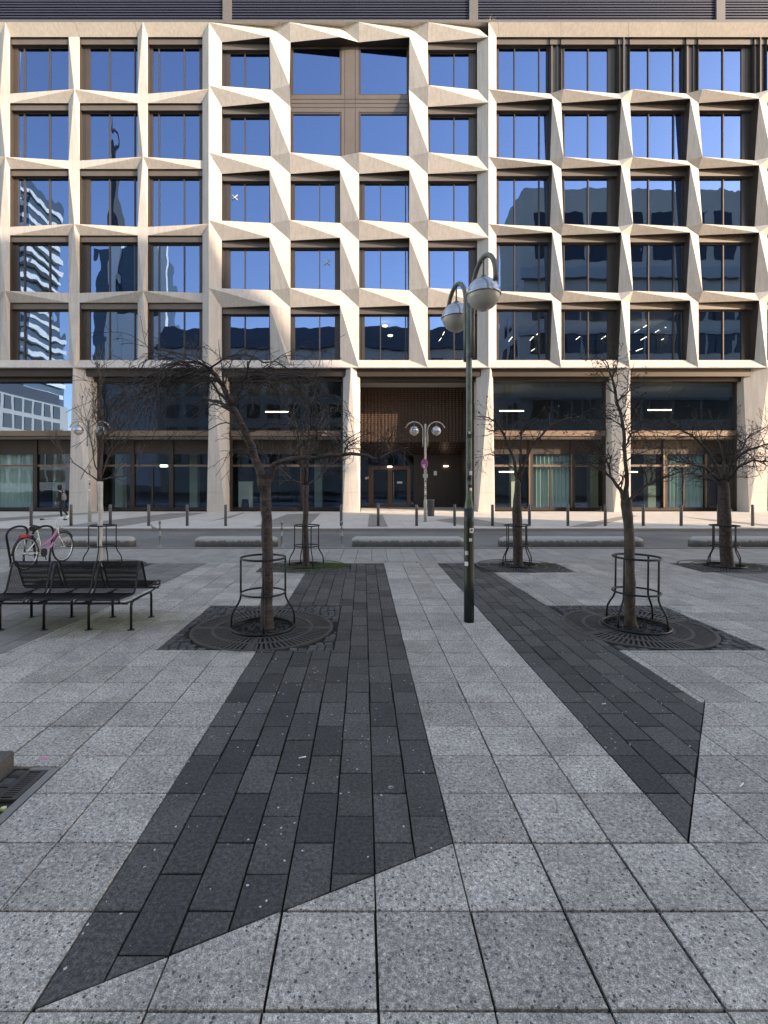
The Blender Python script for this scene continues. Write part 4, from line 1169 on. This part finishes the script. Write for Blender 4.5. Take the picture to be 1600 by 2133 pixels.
for (zz, ww, hh) in ((cz,.19,.085),(PZ(981,20.98),.11,.07)):
    m = MB(); q = Vector((sx, sy-.06, zz)); m.box(q.x-ww/2-.03, q.x+ww/2-.01, q.y-.01, q.y, zz-hh, zz+hh); m.build('plate', M['lamp_grey'], sr)
# bin
m = MB(); bc = (PX(897.5,21.4), 21.4, FZ)
r_ = empty('litter_bin', bc, 'grey metal litter bin mounted beside the entrance lamp post', 'bin')
m.lathe(bc, [(.145,.22),(.15,.23),(.15,.88),(.16,.885),(.16,.93),(.14,.935),(.14,.80),(.0,.79)], 20); m.build('body', M['bollard'], r_)
m = MB(); m.tube([(bc[0]-.14,bc[1],bc[2]+.75),(PX(886,21.1)+.04,21.1,bc[2]+.75)], .015, 6); m.tube([(bc[0]-.14,bc[1],bc[2]+.35),(PX(886,21.1)+.04,21.1,bc[2]+.35)], .015, 6); m.build('bracket', M['bollard'], r_)

# ================================================================== BENCH
br_ = empty('bench', (-3.7, 6.42, 0), 'black wire-mesh double bench with back-to-back seats', 'bench')
prof = [(5.93,.375),(5.885,.385),(5.88,.415),(5.92,.432),(6.05,.425),(6.2,.415),(6.27,.42),(6.31,.47),(6.36,.62),(6.40,.745),(6.435,.785),(6.475,.785),(6.51,.745),(6.56,.62),(6.63,.45),(6.67,.405),(6.72,.40),(6.86,.415),(7.02,.43),(7.06,.42),(7.065,.39),(7.03,.375)]
for k in range(3):
    xr = -2.88-.56*k; xl = xr-.51
    for x in (xl, xr):
        m = MB(); m.tube([(x, a, c_) for a, c_ in prof], .0125, 8); m.build('side_tube', M['steel_dark'], br_)
    m = MB(); rows = []
    for i in range(2, len(prof)-4):
        (ya, za), (yb2, zb2) = prof[i], prof[i+1]; L = math.hypot(yb2-ya, zb2-za); n = max(1, int(L/.014))
        for j in range(n): rows.append((ya+(yb2-ya)*j/n, za+(zb2-za)*j/n))
    for (a, c_) in rows: m.box(xl, xr, a-.003, a+.003, c_-.003, c_+.003)
    nx = 26
    for j in range(1, nx):
        x = xl+(xr-xl)*j/nx; m.tube([(x, a, c_+.001) for a, c_ in prof[2:-3]], .0024, 4)
    m.build('seat_mesh', M['steel_dark'], br_)
    m = MB(); m.tube([(xl,5.93,.372),(xr,5.93,.372)], .0105, 8); m.tube([(xl,7.03,.372),(xr,7.03,.372)], .0105, 8); m.tube([(xl,6.67,.40),(xr,6.67,.40)], .010, 8); m.tube([(xl,6.25,.41),(xr,6.25,.41)], .010, 8); m.build('cross_bar', M['steel_dark'], br_)
for x in (-4.46,-3.92,-3.37,-2.85):
    m = MB(); m.tube([(x,6.126,0),(x,6.126,.28),(x,6.14,.325),(x,6.18,.345),(x,6.42,.35),(x,6.66,.345),(x,6.70,.325),(x,6.71,.28),(x,6.71,0)], .0165, 8); m.build('leg', M['steel_dark'], br_)
    for yy in (6.126, 6.71):
        m = MB(); m.lathe((x,yy,0), [(.045,0),(.045,.006),(.0165,.008)], 12); m.build('foot', M['steel_dark'], br_)
m = MB(); m.tube([(-4.50,6.0,.355),(-2.83,6.0,.355)], .014, 8); m.tube([(-4.50,6.9,.355),(-2.83,6.9,.355)], .014, 8)
for x in (-4.46,-3.92,-3.37,-2.85): m.tube([(x,5.95,.365),(x,6.18,.345)], .012, 6); m.tube([(x,7.0,.365),(x,6.66,.345)], .012, 6)
m.build('beam', M['steel_dark'], br_)

# ================================================================== BICYCLE and stands
def hoop(pts, label):
    m = MB(); m.tube(pts, .024, 8); tag(m.build('bike_stand', M['steel_dark'], None, pts[0]), label, 'bike stand', 'steel bicycle stands')
def hoop_pts(ax, ay, bx_, by, h, lean):
    A_ = Vector((ax, ay, 0)); B_ = Vector((bx_, by, 0)); e = (B_-A_); L = e.length; e.normalize(); pts = []
    pr = [(0,0),(0,.12),(-.03*1,.2),(-.16,.62),(-.17,.68),(-.13,.74)]
    pts = [A_+e*u*1.0+Vector((0,0,z)) for u, z in pr]
    for k in range(1, 8):
        t = k/8; a = math.pi*(1-t); pts.append(A_+e*(L/2+(L/2+.14)*math.cos(a))+Vector((0,0,.72+.11*math.sin(a))))
    pts += [B_+e*(-u)+Vector((0,0,z)) for u, z in reversed(pr)]
    return pts
hoop(hoop_pts(-7.53,10.66,-7.62,11.2,.8,0), 'curved steel bicycle stand at the left edge, no bicycle in its loop')
hoop(hoop_pts(-7.02,10.72,-7.10,11.30,.8,0), 'curved steel bicycle stand with the white and pink bicycle locked to it')
bk = empty('bicycle', (-6.9, 10.3, 0), 'white and pink city bicycle leaning on a steel stand behind the bench', 'bicycle')
ang = R(84); e = Vector((math.cos(ang), math.sin(ang), 0)); O = Vector((-6.94, 10.27, 0)); side = Vector((e.y, -e.x, 0))
def bp(u, z, s=0): return O + e*u + Vector((0,0,z)) + side*s
Rw = .335; wb = 1.08
def wheel(u):
    c = bp(u, Rw); m = MB(); n = 36
    m.tube([c+e*Rw*math.cos(2*math.pi*k/n)*.97+Vector((0,0,Rw*.97*math.sin(2*math.pi*k/n))) for k in range(n)], .019, 8, closed=True); w = m.build('wheel', M['black'], bk)
    m = MB(); m.tube([c+e*Rw*math.cos(2*math.pi*k/n)*.90+Vector((0,0,Rw*.90*math.sin(2*math.pi*k/n))) for k in range(n)], .011, 6, closed=True)
    for k in range(18):
        a = 2*math.pi*k/18; m.tube([c+side*(.02 if k % 2 else -.02), c+e*Rw*.9*math.cos(a)+Vector((0,0,Rw*.9*math.sin(a)))], .0016, 3)
    m.tube([c-side*.05, c+side*.05], .018, 8); m.build('rim', M['silver'], w)
    m = MB(); m.tube([c+e*(Rw+.03)*math.cos(R(a))+Vector((0,0,(Rw+.03)*math.sin(R(a)))) for a in (range(40, 190, 10) if u == 0 else range(30, 130, 10))], .012, 6); m.build('mudguard', M['steel_dark'], bk)
wheel(0); wheel(wb)
bbp = bp(.44,.29); seat = bp(.30,.80); head = bp(.90,.80); headb = bp(.94,.62)
m = MB()
for (a, c_, r) in ((bbp, seat, .016), (bp(0,Rw), bp(.34,.62), .010), (bp(0,Rw,.04), bbp, .010), (headb, bp(wb,Rw,.05), .012), (headb, bp(wb,Rw,-.05), .012), (headb, head, .020), (head, bp(.87,.98), .014)): m.tube([a, c_], r, 8)
m.build('frame', M['white'], bk)
m = MB(); m.tube([bbp, bp(.70,.38), headb], .022, 8); m.tube([bp(.40,.42), bp(.72,.56), head-Vector((0,0,.07))], .018, 8); m.build('step_through_tube', M['pink'], bk)
m = MB(); m.tube([bp(.82,.97,-.26), bp(.86,.99,-.14), bp(.90,.97,0), bp(.86,.99,.14), bp(.82,.97,.26)], .012, 8); m.build('handlebar', M['silver'], bk)
for s in (-1, 1):
    m = MB(); m.tube([bp(.74,.98,.28*s), bp(.84,.975,.27*s)], .018, 8); m.build('grip', M['black'], bk)
m = MB(); m.tube([bp(.14,.83), bp(.22,.84), bp(.32,.84), bp(.42,.83)], [.05,.07,.04,.02], 8); m.build('saddle', M['black'], bk)
m = MB(); m.tube([bp(-.10,.70), bp(.30,.70)], .012, 6); m.tube([bp(-.05,.70), bp(0,Rw)], .008, 6); m.build('rack', M['silver'], bk)
m = MB(); m.tube([bp(-.16,.70), bp(-.05,.69), bp(.08,.70)], [.035,.04,.03], 6); m.build('rear_light', M['red'], bk)
m = MB(); m.tube([bbp+side*.06, bbp+side*.06+Vector((0,0,-.16))+e*.05], .01, 6); m.tube([bbp-side*.06, bbp-side*.06+Vector((0,0,.16))-e*.05], .01, 6); disc(m, bbp+side*.05, side, .09, .008, 20)
m.tube([bbp+side*.045+Vector((0,0,.08)), bp(0,Rw+.03,.045)], .006, 4); m.tube([bbp+side*.045-Vector((0,0,.08)), bp(0,Rw-.03,.045)], .006, 4); m.build('crank', M['black'], bk)
m = MB(); c = bp(.97,.78); m.tube([c, c+e*.07], [.03,.045], 10); m.build('headlight', M['silver'], bk)
m = MB(); disc(m, bp(wb+.12,Rw+.14,.02), side, .028, .006, 10); m.build('reflector', M['orange'], bk)

# ================================================================== PERSON
def skin_obj(name, chains, mat, parent, org, sub=2):
    """chains: list of lists of (Vector, radius); first points shared by position are merged"""
    vs = []; es = []; rad = []; idx = {}
    for ch in chains:
        prev = None
        for p, r in ch:
            key = (round(p[0],4), round(p[1],4), round(p[2],4))
            if key not in idx: idx[key] = len(vs); vs.append((p[0]-org[0], p[1]-org[1], p[2]-org[2])); rad.append(r)
            if prev is not None and prev != idx[key]: es.append((prev, idx[key]))
            prev = idx[key]
    me = bpy.data.meshes.new(name); me.from_pydata(vs, es, []); me.materials.append(mat)
    o = bpy.data.objects.new(name, me); COL.objects.link(o); o.parent = parent
    md = o.modifiers.new('skin', 'SKIN'); md.use_smooth_shade = True
    for i, r in enumerate(rad):
        sv = me.skin_vertices[0].data[i]; sv.radius = (r, r) if not isinstance(r, tuple) else r; sv.use_root = (i == 0)
    s = o.modifiers.new('sub', 'SUBSURF'); s.levels = sub; s.render_levels = sub
    return o
pY = 22.75; pX = PX(127, pY); po = Vector((pX, pY, FZ))
per = empty('person', po, 'person walking left in dark hooded clothes and white shoes, carrying a grey backpack', 'person')
h = 1.55/1.75
def q(x, z, y=0): return po + Vector((x*h, y*h, z*h))
# body walks towards -X; legs: front leg (left) planted, rear leg trailing
pel = q(.05,.92)
fl = [(pel,.13),(q(-.02,.88,.08),.095),(q(-.07,.50,.09),.062),(q(-.02,.10,.09),.042)]
rl = [(pel,.13),(q(.08,.87,-.08),.095),(q(.17,.50,-.09),.062),(q(.40,.20,-.09),.042)]
torso = [(pel,.13),(q(.03,1.10),.125),(q(-.01,1.30),.14),(q(-.03,1.43),.10),(q(-.05,1.50),.058),(q(-.08,1.56),.075),(q(-.09,1.64),.092),(q(-.08,1.72),.07)]
arm1 = [(q(-.01,1.30),.14),(q(-.02,1.36,-.19),.058),(q(.01,1.10,-.23),.046),(q(-.10,.90,-.22),.036)]
arm2 = [(q(-.01,1.30),.14),(q(-.02,1.36,.19),.058),(q(-.04,1.10,.23),.046),(q(-.17,.92,.20),.036)]
skin_obj('body', [fl, rl, torso, arm1, arm2], M['cloth'], per, po)
def foot(a, pitch):
    m = MB(); N = 8; L = .25*h
    d = Vector((-math.cos(pitch), 0, -math.sin(pitch))); u = Vector((-math.sin(pitch)*-1, 0, math.cos(pitch)))
    m.tube([a-d*.07*h, a+d*.02, a+d*.10*h, a+d*.17*h, a+d*.21*h], [.035,.042,.038,.032,.018], 10); return m
foot(q(-.02,.055,.09), 0.05).build('shoe', M['white'], per); foot(q(.42,.15,-.09), .95).build('shoe', M['white'], per)
for hx, hz, hy in ((-.10,.88,-.22), (-.17,.90,.20)):
    a = q(hx,hz,hy); ch = [[(a,.030),(a+Vector((-.02,0,-.05)),.028)]]
    for k in range(4):
        y2 = (k-1.5)*.016; ch.append([(a+Vector((-.02,0,-.05)),.028),(a+Vector((-.025,y2,-.085)),.0095),(a+Vector((-.032,y2*1.1,-.115)),.0085),(a+Vector((-.045,y2*1.1,-.135+abs(y2)*.4)),.007)])
    ch.append([(a,.030),(a+Vector((-.045,.01,-.035)),.011),(a+Vector((-.06,.012,-.065)),.009)])
    skin_obj('hand', ch, M['skin'], per, po, 1)
# face: visible only as a small dark profile under the hood
m = MB(); fc = q(-.135,1.62); m.lathe((fc.x+.03, fc.y, fc.z-.05), [(.03,-.03),(.048,0),(.052,.04),(.048,.08),(.03,.10)], 14); m.tube([fc+Vector((-.008,0,.01)), fc+Vector((-.035,0,-.012))], [.008,.010], 6)
for s in (1, -1): m.tube([fc+Vector((-.018,.018*s,.018)), fc+Vector((-.022,.022*s,.018))], .005, 5)
m.build('face', M['skin'], per)
hd = q(-.075,1.65)
m = MB(); m.lathe((hd.x+.012, hd.y, hd.z-.10), [(.06,-.02),(.090,.03),(.100,.09),(.094,.14),(.070,.185),(.03,.205),(.005,.21)], 18); m.build('hood', M['cloth'], per)
bp0 = empty('backpack', q(.13,1.0), 'grey backpack on the back of the walking person', 'backpack')
skin_obj('bag', [[(q(.15,.93),(.13,.10)),(q(.155,1.05),(.15,.11)),(q(.145,1.22),(.13,.095)),(q(.12,1.36),(.08,.06))]], M['bag'], bp0, q(.13,1.0))
m = MB(); m.tube([q(.10,1.40,-.09), q(0,1.44,-.12), q(-.11,1.34,-.13), q(-.10,1.15,-.15)], .018, 6); m.tube([q(.10,1.40,.09), q(0,1.44,.12), q(-.11,1.34,.13)], .018, 6); m.build('strap', M['white'], bp0)
# pigeon
pg = empty('pigeon', (PX(321,18.05), 18.05, .0), 'small grey and white pigeon beside the far kerb', 'pigeon'); gp = Vector((PX(321,17.9), 17.9, 0)); pg.location = gp
skin_obj('body', [[(gp+Vector((.13,0,.12)),.012),(gp+Vector((.06,0,.13)),.04),(gp+Vector((0,0,.14)),.062),(gp+Vector((-.06,0,.17)),.05),(gp+Vector((-.085,0,.22)),.028),(gp+Vector((-.10,0,.26)),.028),(gp+Vector((-.135,0,.255)),.006)]], M['pigeon'], pg, gp)
for s in (.02, -.02):
    m = MB(); m.tube([gp+Vector((0,s,.09)), gp+Vector((-.005,s,.0)), gp+Vector((-.03,s,.003))], .005, 5); m.build('leg', M['red'], pg)

# ================================================================== DRAIN (bottom left)
m = MB(); m.cbox(-3.6, -2.226, -1, 3.18, -.018, .115, .012); tag(m.build('kerb_block', M['cobble'], None, (-2.6,2.5,0)), 'raised stone kerb block at the left edge, beside the drain', 'kerb block')
cobbles([(-2.22,-2.125,1.0,3.18)], 99, 99, 0, 'drain_cobbles')
m = MB(); m.slab(rect(-1.985,-1.935,1.0,3.185), -.018, .001, .003); m.slab(rect(-2.115,-1.99,3.155,3.185), -.018, .001, .003); struct(m.build('drain_edging', M['kerb']))
m = MB(); m.box(-2.12,-1.985,1.0,2.86,-.0195,-.0185); struct(m.build('drain_channel', M['black']))
m = MB(); ya, yb_ = 2.862, 3.15; xa, xb = -2.117, -1.992
m.box(xa, xa+.022, ya, yb_, -.016, .002); m.box(xb-.030, xb, ya, yb_, -.016, .002); m.box(xa+.022, xb-.03, ya, ya+.012, -.016, .0015); m.box(xa+.022, xb-.03, yb_-.012, yb_, -.016, .0015)
n = 13
for i in range(1, n):
    y = ya+.012+(yb_-ya-.024)*i/n; m.box(xa+.022, xb-.03, y-.0062, y+.0062, -.016, .001)
tag(m.build('drain_grate', M['iron'], None, (-2.05,3.0,0)), 'narrow slotted iron drain grate at the left edge of the paving', 'drain grate')
m = MB(); p = GR(8,1682); m.slab([(p[0]+.022*math.cos(a)*random.uniform(.6,1), p[1]+.014*math.sin(a)*random.uniform(.6,1)) for a in (0,1,2,3,4,5)], -.015, .004, .003); tag(m.build('leaf', simple('leaf_yellow',(.55,.6,.25),.7), None, (p[0],p[1],0)), 'small yellow-green leaf lying in the drain channel', 'leaf')
m = MB(); p = GR(92,1580); m.slab([(p[0]+.035*math.cos(a)*random.uniform(.6,1.1), p[1]+.02*math.sin(a)*random.uniform(.6,1.1)) for a in [k*.52 for k in range(12)]], .0005, .0022, .0005)
tag(m.build('paint_spot', M['pinkspray'], None, (p[0],p[1],0)), 'pink spray-paint spot on the slab above the drain', 'paint mark')
# litter: cigarette ends and paper scraps
for (px, py, w, lab) in ((1545,1638,.05,'white cigarette end on pale slabs at far right'),(630,1580,.045,'pale cigarette end on the dark paving strip'),(1258,1468,.03,'white scrap at the corner of the right dark strip')):
    x, y = GR(px, py); a = random.uniform(-.4,.4); m = MB(); m.tube([(x-w/2, y-a*w, .008), (x+w/2, y+a*w, .008)], .0045, 6); tag(m.build('cigarette_end', M['white'], None, (x,y,0)), lab, 'litter')
# grass in the grate of the small upright tree and under others
def grass(cx, cy, r, n, name):
    m = MB()
    for _ in range(n):
        a = random.uniform(0,6.28); rr = r*math.sqrt(random.random()); x = cx+rr*math.cos(a); y = cy+rr*.7*math.sin(a); l = random.uniform(.015,.05)
        dx, dy = random.uniform(-.5,.5)*l, random.uniform(-.5,.5)*l; w = random.uniform(.002,.005)
        m.poly([(x-w,y,-.01),(x+w,y,-.01),(x+dx,y+dy,l)])
    tag(m.build(name, M['grass'], None, (cx,cy,0)), kind='stuff')
grass(-.72, 10.72, .42, 2600, 'grass_patch'); grass(-1.3, 10.4, .5, 700, 'grass_patch'); grass(3.9,10.85,.3,350,'grass_patch'); grass(8.25,10.72,.3,450,'grass_patch')

# ================================================================== BUILDINGS BEHIND THE CAMERA (seen in the glass, casting the shade)
def stonem(name, c): return simple(name, c, .85, 0, .1, .5, .1)
M['bk_grey'] = stonem('grey_render', (.50,.44,.36)); M['bk_light'] = stonem('light_render', (.36,.37,.35)); M['bk_cream'] = stonem('cream_stone', (.52,.48,.40)); M['bk_dark'] = stonem('slate_roof', (.06,.07,.08))
M['bk_win'] = simple('dark_window', (.010,.014,.018), .15, 0, .2, 1)
M['tower_glass'] = simple('tower_glass', (.05,.085,.10), .2, .2, .2, .3)
M['tower_white'] = stonem('tower_white', (.82,.82,.78))
def winrep(parent, mesh_w, mesh_h, places, axis='Y', depth=.06, mat=None):
    proto = None
    for (x, y, z) in places:
        if proto is None:
            m = MB()
            if axis == 'Y': m.box(-mesh_w/2, mesh_w/2, -depth, .04, 0, mesh_h)
            else: m.box(-.04, depth, -mesh_w/2, mesh_w/2, 0, mesh_h)
            m2 = m.build('window', mat or M['bk_win'], parent, (0,0,0)); proto = m2
            proto.location = Vector((x,y,z))-root_loc(parent)
        else:
            c = proto.copy(); COL.objects.link(c); c.location = Vector((x,y,z))-root_loc(parent)
# right-hand block
rb = empty('corner_building', (35,-14,0), 'tall grey stone office block behind the viewer, mirrored in the right-hand windows', 'building')
m = MB()
pts = [(19,0),(52,0),(52,29.0),(44.6,36.8),(19,36.8)]
yA, yB_ = -3, -14
vs = [(x,yA,z) for x, z in pts]+[(x,yB_,z) for x, z in pts]
m.add(vs, [(4,3,2,1,0),(5,6,7,8,9)]+[(i,(i+1)%5,5+(i+1)%5,5+i) for i in range(5)]); m.build('wall', M['bk_grey'], rb)
m = MB()
for z in range(5): m.box(19-.25, 52.1, -3, -2.75, 5.2+z*3.9+2.5, 5.2+z*3.9+2.9)
m.box(19-.4, 45, -3, -2.4, 26.0, 27.3); m.build('ledge', M['bk_light'], rb)
winrep(rb, 2.3, 2.3, [(21.5+i*3.6, -2.98, 5.4+j*3.9) for i in range(8) for j in range(5)])
winrep(rb, 1.2, 2.3, [(23.6+i*3.6, -2.98, 5.4+j*3.9) for i in range(8) for j in range(5)])
winrep(rb, 2.6, 5.6, [(21.5+i*3.6, -2.98, 28.3) for i in range(7)])
winrep(rb, 1.6, 2.2, [(18.98, -5-i*2.6, 5.4+j*3.9) for i in range(3) for j in range(5)], 'X2', -.06)
cu = bpy.data.curves.new('wall_sign', 'FONT'); cu.body = 'OLOX'; cu.size = 1.05; cu.extrude = .04; cu.space_character = 1.25; cu.align_x = 'CENTER'
tob = bpy.data.objects.new('tmp_sign', cu); COL.objects.link(tob)
dg = bpy.context.evaluated_depsgraph_get(); me = bpy.data.meshes.new_from_object(tob.evaluated_get(dg)); bpy.data.objects.remove(tob)
me.name = 'wall_sign'; me.materials.clear(); me.materials.append(M['white'])
so = bpy.data.objects.new('wall_sign', me); COL.objects.link(so); so.location = (PX(1200,60.2), -2.66, 9.15); so.rotation_euler = (R(90),0,R(180))
tag(so, 'white letter sign on the grey block, mirrored in the shop glass right of the entrance', 'sign')
# middle block
mb_ = empty('dark_roofed_building', (-12,-29,0), 'dark low office block behind the viewer, mirrored in the lower windows', 'building')
m = MB(); m.box(-34, 22, -33, -25, 0, 23.5); m.build('wall', M['bk_grey'], mb_)
m = MB(); m.add([(-34.5,-24.5,23.5),(22.5,-24.5,23.5),(22.5,-33.5,23.5),(-34.5,-33.5,23.5),(-33,-26.5,27.4),(21,-26.5,27.4),(21,-32,27.4),(-33,-32,27.4)], [(0,1,5,4),(1,2,6,5),(2,3,7,6),(3,0,4,7),(4,5,6,7),(0,3,2,1)]); m.build('roof', M['bk_dark'], mb_)
winrep(mb_, 2.0, 2.2, [(-31.5+i*3.35, -24.98, 4.8+j*3.7) for i in range(16) for j in range(5)])
# cream building on the left, sunlit, facing +X
cb = empty('cream_building', (-66,-30,0), 'sunlit cream stone building with grid windows, mirrored in the left shop glass', 'building')
m = MB(); m.box(-72,-60,-44,-14,0,16.6); m.build('wall', M['bk_cream'], cb)
m = MB(); m.box(-71.5,-61,-43,-15,16.6,19.0); m.build('roof', M['bk_dark'], cb)
winrep(cb, 1.9, 2.3, [(-59.96, -16-i*2.7, 1.6+j*3.1) for i in range(10) for j in range(5)], 'X', .05)
# towers
t1 = empty('balcony_tower', (-130,-108,0), 'white residential tower with wavy balconies, mirrored in the leftmost windows', 'building')
m = MB(); m.box(-130,-109,-124,-103,0,100); m.build('core', M['tower_glass'], t1)
for f in range(24):
    m = MB(); z = 3+f*4.0; w1 = 1.0+.8*math.sin(f*.8)
    m.box(-130-w1*.3,-109+w1,-123,-103+w1*.8,z,z+1.5); m.build('balcony', M['tower_white'], t1)
t2 = empty('glass_tower', (-105,-165,0), 'dark glass tower with pale corner pillars, mirrored in the upper left windows', 'building')
m = MB(); m.box(PX(200,222),PX(332,222),-190,-165,0,106); m.build('core', M['tower_glass'], t2)
for (a, c_) in ((226,254),(330,352)):
    m = MB(); m.box(PX(a,222),PX(c_,222),-167,-164,0,108); m.build('pillar', M['tower_white'], t2)
m = MB(); m.box(PX(255,222),PX(330,222),-164.9,-164,0,75); m.build('low_wing', M['tower_white'], t2)
t3 = empty('slender_tower', (-150,-250,0), 'slender dark tower with a spire, mirrored in the second window column', 'building')
m = MB(); x = PX(232,300); m.box(x-2.4,x+3.4,-250,-244,0,186); m.lathe((x,-247,186), [(2.2,0),(1.5,6),(.6,18),(.1,40)], 8); m.build('shaft', M['bk_dark'], t3)

# ================================================================== CAMERA, LIGHT, WORLD
cam = bpy.data.cameras.new('camera'); co_ = bpy.data.objects.new('camera', cam); COL.objects.link(co_)
co_.location = (0,0,H); co_.rotation_euler = (R(90),0,0)
cam.sensor_fit = 'VERTICAL'; cam.sensor_height = 36; cam.sensor_width = 27; cam.lens = 36*F/2133
cam.shift_x = (800-CX)/2133; cam.shift_y = -(1066.5-CY)/2133
cam.clip_end = 2000; cam.clip_start = .05
scene.camera = co_
EL = 19.0; sd = Vector((.866*math.cos(R(EL)), -.5*math.cos(R(EL)), math.sin(R(EL))))
L = bpy.data.lights.new('sun', 'SUN'); L.energy = 2.0; L.angle = R(.6); L.color = (.97,.895,.82)
lo = bpy.data.objects.new('sun', L); COL.objects.link(lo); lo.rotation_euler = sd.to_track_quat('Z', 'Y').to_euler()
W = bpy.data.worlds.new('World'); scene.world = W; W.use_nodes = True
nt = W.node_tree; bg = nt.nodes['Background']; sk = nt.nodes.new('ShaderNodeTexSky'); sk.sky_type = 'NISHITA'; sk.sun_disc = False
sk.sun_elevation = R(EL); sk.sun_rotation = math.atan2(sd.x, sd.y); sk.altitude = 120; sk.air_density = 1.0; sk.dust_density = .6; sk.ozone_density = 1.6
nt.links.new(sk.outputs[0], bg.inputs[0]); bg.inputs[1].default_value = .15
vs = scene.view_settings; vs.view_transform = 'Standard'; vs.look = 'None'; vs.gamma = 1; vs.exposure = 2.15
vs.use_white_balance = True; vs.white_balance_temperature = 9000; vs.white_balance_tint = 17
scene.cycles.max_bounces = 8; scene.cycles.transparent_max_bounces = 12
scene.cycles.caustics_reflective = False; scene.cycles.caustics_refractive = False
